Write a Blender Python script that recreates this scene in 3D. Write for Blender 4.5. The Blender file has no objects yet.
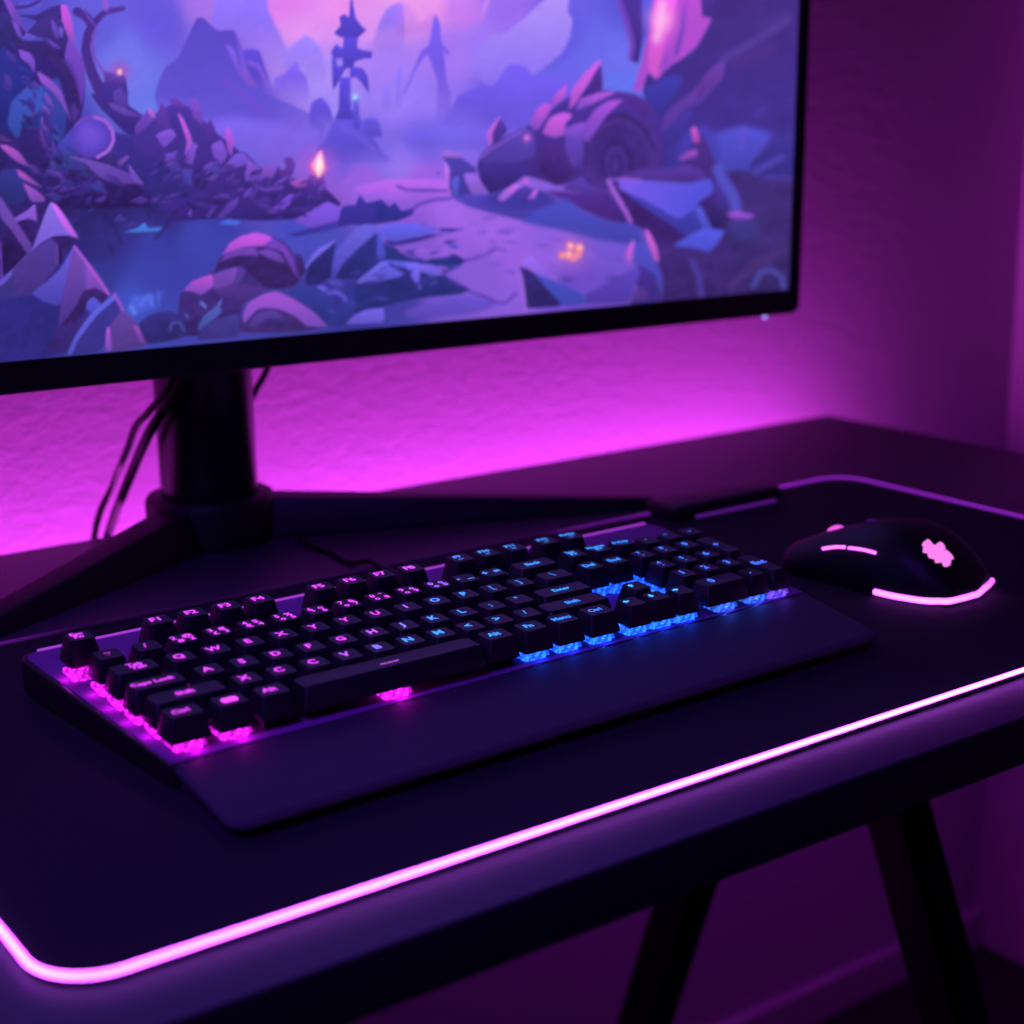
import bpy, bmesh, math, random
import numpy as np
from mathutils import Vector, Matrix

random.seed(7)
C = bpy.context.scene.collection
U = 0.01905
Z0 = 0.785                      # lifts the measured frame so that the floor is z = 0
DESK = Z0 - 0.035               # desk top
PAD = Z0 - 0.031                # pad top
TILT = math.tan(math.radians(3))

# ------------------------------------------------------------------ helpers
def lin(c):
    out = []
    for v in c[:3]:
        v = v / 255.0
        out.append(v / 12.92 if v <= 0.04045 else ((v + 0.055) / 1.055) ** 2.4)
    return out

def nodes(name):
    m = bpy.data.materials.new(name)
    m.use_nodes = True
    return m, m.node_tree.nodes, m.node_tree.links

def mat(name, rgb, rough=0.5, metal=0.0, spec=0.5, noise=0.0, nscale=60.0, bump=0.0, bscale=400.0, coat=0.0):
    m, n, l = nodes(name)
    b = n['Principled BSDF']
    col = lin(rgb)
    b.inputs['Base Color'].default_value = (*col, 1)
    b.inputs['Roughness'].default_value = rough
    b.inputs['Metallic'].default_value = metal
    b.inputs['Specular IOR Level'].default_value = spec
    b.inputs['Coat Weight'].default_value = coat
    tc = n.new('ShaderNodeTexCoord')
    if noise > 0:
        t = n.new('ShaderNodeTexNoise'); t.inputs['Scale'].default_value = nscale; t.inputs['Detail'].default_value = 4
        r = n.new('ShaderNodeValToRGB')
        r.color_ramp.elements[0].color = (*[v * (1 - noise) for v in col], 1)
        r.color_ramp.elements[1].color = (*[min(1, v * (1 + noise)) for v in col], 1)
        l.new(tc.outputs['Object'], t.inputs['Vector']); l.new(t.outputs['Fac'], r.inputs['Fac']); l.new(r.outputs['Color'], b.inputs['Base Color'])
    if bump > 0:
        t2 = n.new('ShaderNodeTexNoise'); t2.inputs['Scale'].default_value = bscale; t2.inputs['Detail'].default_value = 3
        bp = n.new('ShaderNodeBump'); bp.inputs['Strength'].default_value = bump; bp.inputs['Distance'].default_value = 0.001
        l.new(tc.outputs['Object'], t2.inputs['Vector']); l.new(t2.outputs['Fac'], bp.inputs['Height']); l.new(bp.outputs['Normal'], b.inputs['Normal'])
    return m

def glow(name, rgb, strength=1.0, sample=True, mottled=0.0, mscale=700.0, edge=None):
    m, n, l = nodes(name)
    b = n['Principled BSDF']
    b.inputs['Base Color'].default_value = (0.02, 0.02, 0.02, 1)
    b.inputs['Roughness'].default_value = 0.4
    b.inputs['Emission Color'].default_value = (*lin(rgb), 1)
    b.inputs['Emission Strength'].default_value = strength
    if mottled > 0:
        tc = n.new('ShaderNodeTexCoord'); t = n.new('ShaderNodeTexVoronoi'); t.inputs['Scale'].default_value = mscale
        r = n.new('ShaderNodeMapRange'); r.inputs['From Min'].default_value = 0.1; r.inputs['From Max'].default_value = 0.62
        r.inputs['To Min'].default_value = strength * (1 + mottled); r.inputs['To Max'].default_value = strength * (1 - mottled)
        l.new(tc.outputs['Object'], t.inputs['Vector']); l.new(t.outputs['Distance'], r.inputs['Value']); l.new(r.outputs['Result'], b.inputs['Emission Strength'])
    if edge is not None:
        lw = n.new('ShaderNodeLayerWeight'); lw.inputs['Blend'].default_value = 0.45
        mx = n.new('ShaderNodeMix'); mx.data_type = 'RGBA'
        mx.inputs[6].default_value = (*lin(rgb), 1); mx.inputs[7].default_value = (*lin(edge), 1)
        l.new(lw.outputs['Facing'], mx.inputs[0]); l.new(mx.outputs[2], b.inputs['Emission Color'])
    if not sample:
        m.cycles.emission_sampling = 'NONE'
    return m

def tag(o, label=None, cat=None, group=None, kind=None):
    if label: o['label'] = label
    if cat: o['category'] = cat
    if group: o['group'] = group
    if kind: o['kind'] = kind
    return o

def empty(name, loc, rotz=0.0):
    o = bpy.data.objects.new(name, None)
    C.objects.link(o); o.location = loc; o.rotation_euler = (0, 0, rotz); o.empty_display_size = 0.05
    return o

def obj(name, bm, m, parent=None, smooth=None, loc=(0, 0, 0), recalc=True):
    if recalc:
        bmesh.ops.recalc_face_normals(bm, faces=bm.faces[:])
    me = bpy.data.meshes.new(name)
    bm.to_mesh(me); bm.free()
    if m is not None: me.materials.append(m)
    o = bpy.data.objects.new(name, me)
    C.objects.link(o)
    o.location = loc
    if parent is not None: o.parent = parent
    if smooth is not None:
        me.polygons.foreach_set('use_smooth', [True] * len(me.polygons))
        me.set_sharp_from_angle(angle=math.radians(smooth))
    return o

def box_bm(x0, x1, y0, y1, z0, z1, bev=0.0, seg=2, bm=None):
    nb = bmesh.new()
    vs = [nb.verts.new(p) for p in ((x0, y0, z0), (x1, y0, z0), (x1, y1, z0), (x0, y1, z0), (x0, y0, z1), (x1, y0, z1), (x1, y1, z1), (x0, y1, z1))]
    for f in ((0, 3, 2, 1), (4, 5, 6, 7), (0, 1, 5, 4), (1, 2, 6, 5), (2, 3, 7, 6), (3, 0, 4, 7)):
        nb.faces.new([vs[i] for i in f])
    if bev > 0:
        bmesh.ops.bevel(nb, geom=nb.edges[:], offset=bev, segments=seg, affect='EDGES', profile=0.6)
    if bm is None: return nb
    merge(bm, nb); return bm

def merge(dst, src):
    me = bpy.data.meshes.new('tmp'); src.to_mesh(me); src.free(); dst.from_mesh(me); bpy.data.meshes.remove(me)

def hexa(b, t, bev=0.0, seg=2):
    """a box from four bottom points and four top points"""
    nb = bmesh.new()
    vs = [nb.verts.new(p) for p in list(b) + list(t)]
    for f in ((0, 3, 2, 1), (4, 5, 6, 7), (0, 1, 5, 4), (1, 2, 6, 5), (2, 3, 7, 6), (3, 0, 4, 7)):
        nb.faces.new([vs[i] for i in f])
    if bev > 0:
        bmesh.ops.bevel(nb, geom=nb.edges[:], offset=bev, segments=seg, affect='EDGES', profile=0.6)
    return nb

def round_poly(pts, rads, seg=8):
    out = []; n = len(pts)
    for i in range(n):
        p = Vector(pts[i]); a = (Vector(pts[i - 1]) - p); b = (Vector(pts[(i + 1) % n]) - p)
        r = rads[i] if isinstance(rads, (list, tuple)) else rads
        if r <= 0: out.append(tuple(p)); continue
        an = a.angle(b) / 2; d = r / math.tan(an)
        a.normalize(); b.normalize()
        c = p + (a + b).normalized() * (r / math.sin(an))
        s = p + a * d; e = p + b * d
        a0 = math.atan2(s.y - c.y, s.x - c.x); a1 = math.atan2(e.y - c.y, e.x - c.x)
        da = (a1 - a0 + math.pi) % (2 * math.pi) - math.pi
        for k in range(seg + 1):
            t = a0 + da * k / seg
            out.append((c.x + r * math.cos(t), c.y + r * math.sin(t)))
    return out

def slab(outline, ztop, zbot, bev=0.0, seg=3, inset=0.0, under=False):
    """outline extruded between two height functions, the top edge rounded over"""
    bm = bmesh.new()
    n = len(outline)
    cx = sum(p[0] for p in outline) / n; cy = sum(p[1] for p in outline) / n
    def ring(off, dz, top):
        vs = []
        for i in range(n):
            p = Vector(outline[i]); a = Vector(outline[i - 1]); b = Vector(outline[(i + 1) % n])
            tng = (b - a).normalized(); nr = Vector((tng.y, -tng.x))
            if nr.dot(p - Vector((cx, cy))) < 0 and False: nr = -nr
            q = p - nr * off
            z = (ztop(q.x, q.y) if top else zbot(q.x, q.y)) + dz
            vs.append(bm.verts.new((q.x, q.y, z)))
        return vs
    rings = [ring(inset, 0, False)]
    if inset > 0: rings.append(ring(0, -bev - 0.0008, True) if under else ring(0, 0.3 * inset, False))
    if bev > 0:
        for k in range(seg + 1):
            t = k / seg * math.pi / 2
            rings.append(ring(bev * (1 - math.cos(t)), -bev * (1 - math.sin(t)), True))
    else:
        rings.append(ring(0, 0, True))
    for r0, r1 in zip(rings, rings[1:]):
        for i in range(n):
            bm.faces.new((r0[i], r0[(i + 1) % n], r1[(i + 1) % n], r1[i]))
    bm.faces.new(list(reversed(rings[0]))); bm.faces.new(rings[-1])
    return bm

def tube_bm(pts, rad, seg=8, closed=False, cap=True, bm=None, flat=1.0):
    bm = bm or bmesh.new()
    P = [Vector(p) for p in pts]; n = len(P); rings = []
    for i in range(n):
        if closed: t = P[(i + 1) % n] - P[i - 1]
        else: t = P[min(i + 1, n - 1)] - P[max(i - 1, 0)]
        t.normalize()
        up = Vector((0, 0, 1)) if abs(t.z) < 0.95 else Vector((0, 1, 0))
        s = t.cross(up).normalized(); u = s.cross(t).normalized()
        r = rad[i] if isinstance(rad, (list, tuple)) else rad
        rings.append([bm.verts.new(P[i] + s * (r * math.cos(a)) + u * (r * flat * math.sin(a))) for a in [2 * math.pi * k / seg for k in range(seg)]])
    for i in range(n if closed else n - 1):
        a, b = rings[i], rings[(i + 1) % n]
        for k in range(seg):
            bm.faces.new((a[k], a[(k + 1) % seg], b[(k + 1) % seg], b[k]))
    if not closed and cap:
        bm.faces.new(list(reversed(rings[0]))); bm.faces.new(rings[-1])
    return bm

def lathe_bm(prof, cx=0, cy=0, seg=48):
    bm = bmesh.new(); rings = []
    for r, z in prof:
        rings.append([bm.verts.new((cx + r * math.cos(2 * math.pi * k / seg), cy + r * math.sin(2 * math.pi * k / seg), z)) for k in range(seg)])
    for a, b in zip(rings, rings[1:]):
        for k in range(seg):
            bm.faces.new((a[k], a[(k + 1) % seg], b[(k + 1) % seg], b[k]))
    bm.faces.new(list(reversed(rings[0]))); bm.faces.new(rings[-1])
    return bm

def spline(pts, k=8):
    P = [Vector(p) for p in pts]; out = []
    for i in range(len(P) - 1):
        p0, p1, p2, p3 = P[max(i - 1, 0)], P[i], P[i + 1], P[min(i + 2, len(P) - 1)]
        for j in range(k):
            t = j / k
            out.append(0.5 * ((2 * p1) + (p2 - p0) * t + (2 * p0 - 5 * p1 + 4 * p2 - p3) * t * t + (3 * p1 - p0 - 3 * p2 + p3) * t ** 3))
    out.append(P[-1]); return out

# ------------------------------------------------------------------ camera
CP = np.array([-2.60155070e-01, -6.49336376e-01, 2.68130499e-01])
YAW, PITCH, ROLL, FPX = 0.955075349, 0.248272442, -0.0139554344, 1567.46651
_f = np.array([math.cos(YAW) * math.cos(PITCH), math.sin(YAW) * math.cos(PITCH), -math.sin(PITCH)])
_r = np.cross(_f, [0, 0, 1]); _r /= np.linalg.norm(_r); _u = np.cross(_r, _f)
_c, _s = math.cos(ROLL), math.sin(ROLL)
RT, UP = _c * _r + _s * _u, -_s * _r + _c * _u
cam = bpy.data.cameras.new('camera'); camo = bpy.data.objects.new('camera', cam); C.objects.link(camo)
M = Matrix(((RT[0], UP[0], -_f[0], CP[0]), (RT[1], UP[1], -_f[1], CP[1]), (RT[2], UP[2], -_f[2], CP[2] + Z0), (0, 0, 0, 1)))
camo.matrix_world = M
cam.sensor_width = 36; cam.sensor_fit = 'HORIZONTAL'; cam.lens = FPX / 1024 * 36
cam.clip_start = 0.02; cam.clip_end = 50
cam.dof.use_dof = True; cam.dof.focus_distance = 0.88; cam.dof.aperture_fstop = 5.0
bpy.context.scene.camera = camo
vs = bpy.context.scene.view_settings
vs.view_transform = 'Standard'; vs.look = 'None'; vs.exposure = 0; vs.gamma = 1

# ------------------------------------------------------------------ materials
M_black = mat('black_plastic', (30, 28, 34), 0.42, noise=0.15, nscale=300)
M_bezel = mat('matte_black_bezel', (22, 20, 26), 0.55, bump=0.05, bscale=900)
M_gloss = mat('satin_black_column', (22, 20, 26), 0.3, noise=0.1)
M_stand = mat('black_stand_metal', (20, 18, 24), 0.5, bump=0.08, bscale=1200)
M_desk = mat('dark_desk_laminate', (54, 44, 62), 0.5, noise=0.12, nscale=40, bump=0.08, bscale=700)
M_deskedge = mat('black_desk_frame', (14, 13, 16), 0.6, noise=0.1)
M_leg = mat('black_desk_leg', (6, 6, 8), 0.7, spec=0.2, noise=0.15, nscale=30)
M_pad = mat('black_cloth_pad', (26, 24, 32), 0.85, spec=0.2, noise=0.2, nscale=900, bump=0.2, bscale=1500)
M_case = mat('black_keyboard_case', (14, 13, 17), 0.45, spec=0.3, noise=0.1)
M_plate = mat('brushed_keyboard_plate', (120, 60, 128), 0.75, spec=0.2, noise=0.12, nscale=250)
M_rest = mat('soft_touch_wrist_rest', (58, 54, 62), 0.75, spec=0.16, noise=0.1, nscale=900, bump=0.15, bscale=1600)
M_cap = mat('black_keycap_plastic', (22, 20, 26), 0.5, spec=0.35, noise=0.12, nscale=400, bump=0.1, bscale=2500)
M_mouse = mat('black_mouse_shell', (9, 8, 11), 0.5, spec=0.25, noise=0.1)
M_cable = mat('black_cable_rubber', (7, 6, 8), 0.5, noise=0.1)
M_box = mat('black_controller_plastic', (18, 16, 22), 0.45, noise=0.1)

def wall_mat(name, rgb, b=0.5):
    m, n, l = nodes(name)
    p = n['Principled BSDF']; p.inputs['Base Color'].default_value = (*lin(rgb), 1); p.inputs['Roughness'].default_value = 0.85
    p.inputs['Specular IOR Level'].default_value = 0.2
    tc = n.new('ShaderNodeTexCoord')
    mp = n.new('ShaderNodeMapping'); mp.inputs['Scale'].default_value = (0.75, 1, 1.25)
    t = n.new('ShaderNodeTexNoise'); t.inputs['Scale'].default_value = 95; t.inputs['Detail'].default_value = 5; t.inputs['Roughness'].default_value = 0.6
    r = n.new('ShaderNodeValToRGB'); r.color_ramp.elements[0].position = 0.42; r.color_ramp.elements[1].position = 0.68
    bp = n.new('ShaderNodeBump'); bp.inputs['Strength'].default_value = b; bp.inputs['Distance'].default_value = 0.004
    l.new(tc.outputs['Object'], mp.inputs['Vector']); l.new(mp.outputs['Vector'], t.inputs['Vector']); l.new(t.outputs['Fac'], r.inputs['Fac'])
    l.new(r.outputs['Color'], bp.inputs['Height']); l.new(bp.outputs['Normal'], p.inputs['Normal'])
    return m
M_wall = wall_mat('rough_painted_plaster', (200, 196, 204), 0.075)
M_wall2 = wall_mat('smooth_painted_plaster', (200, 196, 204), 0.05)
M_base = mat('painted_baseboard', (200, 196, 204), 0.6, noise=0.05)
M_floor = mat('dark_floor', (40, 34, 42), 0.6, noise=0.3, nscale=12)

# ------------------------------------------------------------------ room
WY, WX = 0.512, 1.29
tag(obj('wall_back', box_bm(-2.2, WX + 0.1, WY, WY + 0.1, 0, 2.6), M_wall), kind='structure')
tag(obj('wall_right', box_bm(WX, WX + 0.1, -2.2, WY, 0, 2.6), M_wall2), kind='structure')
tag(obj('floor', box_bm(-2.2, WX + 0.1, -2.2, WY + 0.1, -0.1, 0), M_floor), kind='structure')
tag(obj('baseboard_back', box_bm(-2.2, WX, WY - 0.014, WY, 0, 0.05, 0.003), M_base), kind='structure')

# ------------------------------------------------------------------ desk
DX0, DX1, DY0, DY1 = -0.56, 0.918, -0.185, 0.455
desk = empty('desk', (0.18, 0.135, 0))
tag(desk, 'dark rectangular desk on splayed black A-frame legs against the glowing wall', 'desk')
ox, oy = 0.18, 0.135
obj('tabletop', box_bm(DX0 - ox, DX1 - ox, DY0 - oy, DY1 - oy, DESK - 0.0020, DESK, 0.0006), M_desk, desk, 40)
obj('edge_band', box_bm(DX0 - ox + 0.0005, DX1 - ox - 0.0005, DY0 - oy + 0.0005, DY1 - oy - 0.0005, DESK - 0.0275, DESK - 0.0021, 0.0004), M_deskedge, desk, 40)
for x in (0.592, -0.33):
    for s in (-1, 1):
        ty, by = (0.140, -0.175) if s < 0 else (0.180, 0.428)
        h = 0.018; wy = 0.0195
        b = [(x - h - ox, by - wy - oy, 0), (x + h - ox, by - wy - oy, 0), (x + h - ox, by + wy - oy, 0), (x - h - ox, by + wy - oy, 0)]
        t = [(x - h - ox, ty - wy - oy, DESK - 0.0275), (x + h - ox, ty - wy - oy, DESK - 0.0275), (x + h - ox, ty + wy - oy, DESK - 0.0275), (x - h - ox, ty + wy - oy, DESK - 0.0275)]
        obj('leg', hexa(b, t, 0.003), M_leg, desk, 40)

# ------------------------------------------------------------------ mouse pad
pad = empty('mouse_pad', (0.30, 0.05, DESK))
tag(pad, 'long black desk pad edged with a glowing pinkish violet light tube', 'desk pad')
px0, px1, py0, py1 = -0.109 - 0.30, 0.714 - 0.30, -0.1490 - 0.05, 0.2445 - 0.05
outl = round_poly([(px0, py0), (px1, py0), (px1, py1), (px0, py1)], 0.028, 10)
obj('pad_surface', slab(outl, lambda x, y: 0.0036, lambda x, y: 0.0, 0.001), M_pad, pad, 40)
def led_mat():
    m, n, l = nodes('pad_light_tube')
    b = n['Principled BSDF']; b.inputs['Base Color'].default_value = (0.03, 0.015, 0.04, 1); b.inputs['Roughness'].default_value = 0.4
    cm = n.new('ShaderNodeMix'); cm.data_type = 'RGBA';  cm.inputs[7].default_value = (0.28, 0.016, 0.56, 1)
    l.new(cm.outputs[2], b.inputs['Emission Color'])
    lw = n.new('ShaderNodeLayerWeight'); lw.inputs['Blend'].default_value = 0.5
    ce = n.new('ShaderNodeMix'); ce.data_type = 'RGBA'; ce.inputs[6].default_value = (0.50, 0.165, 0.90, 1); ce.inputs[7].default_value = (0.66, 0.02, 1.0, 1)
    l.new(lw.outputs['Facing'], ce.inputs[0]); l.new(ce.outputs[2], cm.inputs[6])
    fa = n.new('ShaderNodeMapRange'); fa.inputs['To Min'].default_value = 3.4; fa.inputs['To Max'].default_value = 18.0
    l.new(lw.outputs['Facing'], fa.inputs['Value'])
    tc = n.new('ShaderNodeTexCoord'); sp = n.new('ShaderNodeSeparateXYZ'); l.new(tc.outputs['Object'], sp.inputs[0])
    # the far side of the tube is set much dimmer than the near side
    r1 = n.new('ShaderNodeMapRange'); r1.inputs['From Min'].default_value = -0.10; r1.inputs['From Max'].default_value = 0.0
    r1.inputs['To Min'].default_value = 0.0; r1.inputs['To Max'].default_value = 1.0; l.new(sp.outputs['Y'], r1.inputs['Value']); l.new(r1.outputs['Result'], cm.inputs[0])
    # and along the back only some stretches of it are lit
    rx = n.new('ShaderNodeValToRGB'); e = rx.color_ramp.elements
    e[0].position = 0.0; e[0].color = (.35, .35, .35, 1); e[1].position = 1.0; e[1].color = (1, 1, 1, 1)
    for ps, v in ((.12, .35), (.19, .03), (.62, .03), (.66, .35), (.72, .35), (.80, 1)):
        k = rx.color_ramp.elements.new(ps); k.color = (v, v, v, 1)
    xx = n.new('ShaderNodeMapRange'); xx.inputs['From Min'].default_value = -0.41; xx.inputs['From Max'].default_value = 0.41
    l.new(sp.outputs['X'], xx.inputs['Value']); l.new(xx.outputs['Result'], rx.inputs['Fac'])
    ry = n.new('ShaderNodeMapRange'); ry.inputs['From Min'].default_value = 0.15; ry.inputs['From Max'].default_value = 0.18; l.new(sp.outputs['Y'], ry.inputs['Value'])
    m3 = n.new('ShaderNodeMix'); m3.data_type = 'FLOAT'; m3.inputs[2].default_value = 1.0
    l.new(ry.outputs['Result'], m3.inputs[0]); l.new(rx.outputs['Color'], m3.inputs[3])
    a = n.new('ShaderNodeMix'); a.data_type = 'FLOAT'; a.inputs[3].default_value = 1.0; l.new(r1.outputs['Result'], a.inputs[0]); l.new(fa.outputs['Result'], a.inputs[2])
    c = n.new('ShaderNodeMath'); c.operation = 'MULTIPLY'; l.new(a.outputs[0], c.inputs[0]); l.new(m3.outputs[0], c.inputs[1])
    l.new(c.outputs[0], b.inputs['Emission Strength'])
    return m
o2 = round_poly([(px0 + .0005, py0 + .0005), (px1 - .0005, py0 + .0005), (px1 - .0005, py1 - .0005), (px0 + .0005, py1 - .0005)], 0.0275, 14)
def dense(pl, step=0.02):
    out = []
    for i, p in enumerate(pl):
        q = pl[(i + 1) % len(pl)]; d = math.hypot(q[0] - p[0], q[1] - p[1]); k = max(1, int(d / step))
        out += [(p[0] + (q[0] - p[0]) * j / k, p[1] + (q[1] - p[1]) * j / k) for j in range(k)]
    return out
obj('light_tube', tube_bm([(x, y, 0.0042) for x, y in dense(o2)], 0.00122, 12, closed=True), led_mat(), pad, 180)
bx = obj('light_controller', box_bm(0.500 - 0.30, 0.612 - 0.30, 0.212 - 0.05, 0.2475 - 0.05, 0.0036, 0.0150, 0.0035, 3), M_box, pad, 40)
obj('front_reflection', box_bm(0.520 - 0.30, 0.604 - 0.30, 0.2105 - 0.05, 0.2118 - 0.05, 0.0040, 0.0062, 0.0004), glow('front_reflection_glow', (82, 22, 128), 1.0, False), bx)  # dim purple reflection along the box front, made as a glowing bar

# ------------------------------------------------------------------ monitor
mon = empty('monitor', (0.211, 0.405, DESK))
tag(mon, 'large black widescreen monitor showing a violet fantasy landscape', 'monitor')
mx_, my_, mz_ = 0.211, 0.405, -0.035
SL = -0.00775
def roll(x, y, z):                                      # the panel hangs a touch off level
    return (x - SL * (z - 0.25) - mx_, y - my_, z + SL * (x - 0.4) - mz_)
def rollbm(bm):
    for v in bm.verts: v.co = roll(*v.co)
    return bm
PX0, PX1, PZ0, PZ1, PYF = -0.33, 0.7525, 0.0975, 0.540, 0.335
SX0, SX1, SZ0, SZ1 = PX0 + 0.0125, 0.7398, 0.1185, PZ1 - 0.012
# bezel: outer rounded slab with a front ring around the screen
bez = bmesh.new()
sc_out = round_poly([(PX0, PZ0), (PX1, PZ0), (PX1, PZ1), (PX0, PZ1)], 0.009, 6)
n_ = len(sc_out)
inn = []
for (x, z) in sc_out:
    inn.append((min(max(x, SX0), SX1), min(max(z, SZ0), SZ1)))
rO0 = [bez.verts.new((x, PYF + 0.002, z)) for x, z in sc_out]
cx_, cz_ = (PX0 + PX1) / 2, (PZ0 + PZ1) / 2
rO1 = [bez.verts.new((x + (cx_ - x) * 0.002, PYF, z + (cz_ - z) * 0.004)) for x, z in sc_out]
inn_u = [(SX0, SZ0), (SX1, SZ0), (SX1, SZ1), (SX0, SZ1)]
q = [bez.verts.new((x, PYF, z)) for x, z in inn_u]
q2 = [bez.verts.new((x, PYF + 0.0022, z)) for x, z in inn_u]
seg = n_ // 4
for i in range(n_):
    bez.faces.new((rO0[i], rO0[(i + 1) % n_], rO1[(i + 1) % n_], rO1[i]))
for c in range(4):
    for k in range(seg - 1):
        i = c * seg + k
        bez.faces.new((rO1[i], rO1[i + 1], q[c]))
    i = c * seg + seg - 1
    bez.faces.new((rO1[i], rO1[(i + 1) % n_], q[(c + 1) % 4], q[c]))
    bez.faces.new((q[c], q[(c + 1) % 4], q2[(c + 1) % 4], q2[c]))
bk = [bez.verts.new((x, PYF + 0.028, z)) for x, z in sc_out]
for i in range(n_):
    bez.faces.new((rO0[(i + 1) % n_], rO0[i], bk[i], bk[(i + 1) % n_]))
bez.faces.new(bk)
obj('bezel', rollbm(bez), M_bezel, mon)

# ------------------------------------------------------------------ the picture on the screen
def paint(px, py):
    N = len(px)
    px = np.where(px < -6, -12 - px, px)      # the valley repeats itself to the left
    base = [(20,20,85,75,195),(100,30,100,92,220),(130,80,114,118,236),(125,55,116,118,238),(150,105,108,120,232),(161,19,102,90,218),(60,120,75,70,190),(160,20,105,85,225),(200,5,165,115,235),(240,0,200,120,235),
     (290,5,225,130,240),(300,30,230,150,245),(340,0,235,145,240),(380,20,225,150,245),(290,60,185,145,245),(320,80,170,140,248),(330,110,160,135,248),(390,60,165,125,245),(400,100,155,125,248),
     (405,0,240,160,235),(430,5,235,150,235),(460,10,200,125,240),(500,10,155,110,240),(450,50,165,118,242),(480,45,155,120,246),(430,100,150,120,245),(450,130,125,105,238),(560,40,100,90,228),
     (590,60,108,106,236),(620,60,112,112,240),(620,85,100,115,240),(640,10,90,85,215),(570,80,110,100,235),(500,100,105,85,225),(420,140,110,95,225),(380,150,125,105,230),(340,150,105,85,215),
     (290,143,138,100,230),(240,165,100,95,222),(250,110,100,80,210),(230,80,90,70,200),(330,165,110,95,225),(400,165,150,118,240),(360,185,165,95,225),(420,185,170,95,225),(330,195,140,90,210),(450,215,165,100,230),
     (400,215,140,85,215),(500,235,160,100,232),(450,250,150,95,225),(550,240,140,95,225),(420,235,130,85,205),(440,285,120,85,205),(480,275,135,90,215),(520,255,150,95,225),(600,240,115,85,210),
     (580,290,110,75,200),(100,240,50,45,125),(85,222,46,38,110),(115,212,47,36,108),(135,226,52,46,128),(75,250,44,36,110),(160,212,50,40,115),(150,240,60,62,165),(200,235,62,68,175),(150,270,60,65,170),(100,280,55,55,145),(220,220,60,62,168),(130,300,65,80,190),(300,225,70,75,190),
     (330,240,75,75,185),(300,300,60,60,150),(360,300,50,50,140),(400,300,65,60,160),(250,200,90,75,190),(700,150,62,50,140),(740,60,72,46,130),(770,100,65,46,125),(740,150,75,70,180),
     (720,250,58,40,105),(700,290,62,42,115),(780,250,62,44,110),(680,120,62,55,160),(20,300,50,42,130),(10,200,45,30,95),(60,200,48,30,95),(110,190,48,30,95),(150,190,52,36,110),
     (-300,100,60,45,130),(-300,300,45,35,110),(300,-150,200,130,240),(700,-150,80,60,150),(0,-150,90,75,190)]
    A = np.zeros((N, 3)); Wt = np.zeros((N, 1))
    for b in base:
        w = 1.0 / ((px - b[0])**2 + (py - b[1])**2 + 150.0)**2
        A += w[:, None] * np.array(b[2:5], float); Wt[:, 0] += w
    A /= Wt
    TL = {'A': (0,0,200/1024), 'B': (0,180,200/1024), 'C': (200,0,200/1024), 'D': (180,160,200/1024), 'E': (400,0,200/1024), 'F': (360,150,200/1024), 'G': (600,0,200/1024), 'H': (500,130,200/1024), 'I': (620,140,180/1024)}
    def loc(t, pts):
        ox, oy, s = TL[t]; return np.array([(ox + s * a, oy + s * b) for a, b in pts], float)
    def cr(P, closed, k=5):
        n = len(P); out = []
        for i in range(n if closed else n - 1):
            if closed: p0, p1, p2, p3 = P[i - 1], P[i], P[(i + 1) % n], P[(i + 2) % n]
            else: p0, p1, p2, p3 = P[max(i - 1, 0)], P[i], P[i + 1], P[min(i + 2, n - 1)]
            for j in range(k):
                t = j / k
                out.append(p1 + 0.24 * (p2 - p0) * (t - 2*t*t + t**3) + (p2 - p1) * (3*t*t - 2*t**3) + 0.24 * (p3 - p1) * (t**3 - t*t))
        if not closed: out.append(P[-1])
        return np.array(out)
    def apply(ix, cov, col):
        A[ix] += cov[:, None] * (col - A[ix])
    def box(P, m):
        x0, y0 = P.min(0) - m; x1, y1 = P.max(0) + m
        return np.where((px > x0) & (px < x1) & (py > y0) & (py < y1))[0]
    def segd(P, ix, closed):
        X, Y = px[ix], py[ix]; d = np.full(len(ix), 1e9); ins = np.zeros(len(ix), bool); par = np.zeros(len(ix)); n = len(P)
        for i in range(n if closed else n - 1):
            a, b = P[i], P[(i + 1) % n]; e = b - a; L = e @ e + 1e-9
            t = np.clip(((X - a[0]) * e[0] + (Y - a[1]) * e[1]) / L, 0, 1)
            dd = np.hypot(X - a[0] - t * e[0], Y - a[1] - t * e[1])
            if not closed:
                m = dd < d; par[m] = (i + t[m]) / (n - 1)
            d = np.minimum(d, dd)
            if closed and a[1] != b[1]:
                c = (a[1] > Y) != (b[1] > Y)
                ins ^= c & (X < (b[0] - a[0]) * (Y - a[1]) / (b[1] - a[1]) + a[0])
        return d, ins, par
    def poly(t, pts, c, soft=0.9, c2=None, smooth=True, alpha=1.0, ax=None, fade=None):
        P = loc(t, pts)
        if smooth and len(P) > 3: P = cr(P, True, 4)
        ix = box(P, soft * 1.5)
        if len(ix) == 0: return
        d, ins, _ = segd(P, ix, True)
        sd = np.where(ins, d, -d); cov = np.clip(0.5 + sd / (2 * soft), 0, 1); cov = cov * cov * (3 - 2 * cov) * alpha
        c = np.array(c, float)
        if c2 is None:
            # every face of the painting gets a little brush gradient
            y0, y1 = P[:, 1].min(), P[:, 1].max(); g = (py[ix] - y0) / (y1 - y0 + 1e-6)
            col = c[None] * (1.10 - 0.20 * np.clip(g, 0, 1))[:, None]
        else:
            if ax is None: a, b = np.array([0, P[:, 1].min()]), np.array([0, P[:, 1].max()])
            else: a, b = loc(t, ax)
            e = b - a; g = np.clip(((px[ix] - a[0]) * e[0] + (py[ix] - a[1]) * e[1]) / (e @ e), 0, 1)
            col = c[None] * (1 - g[:, None]) + np.array(c2, float)[None] * g[:, None]
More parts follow.
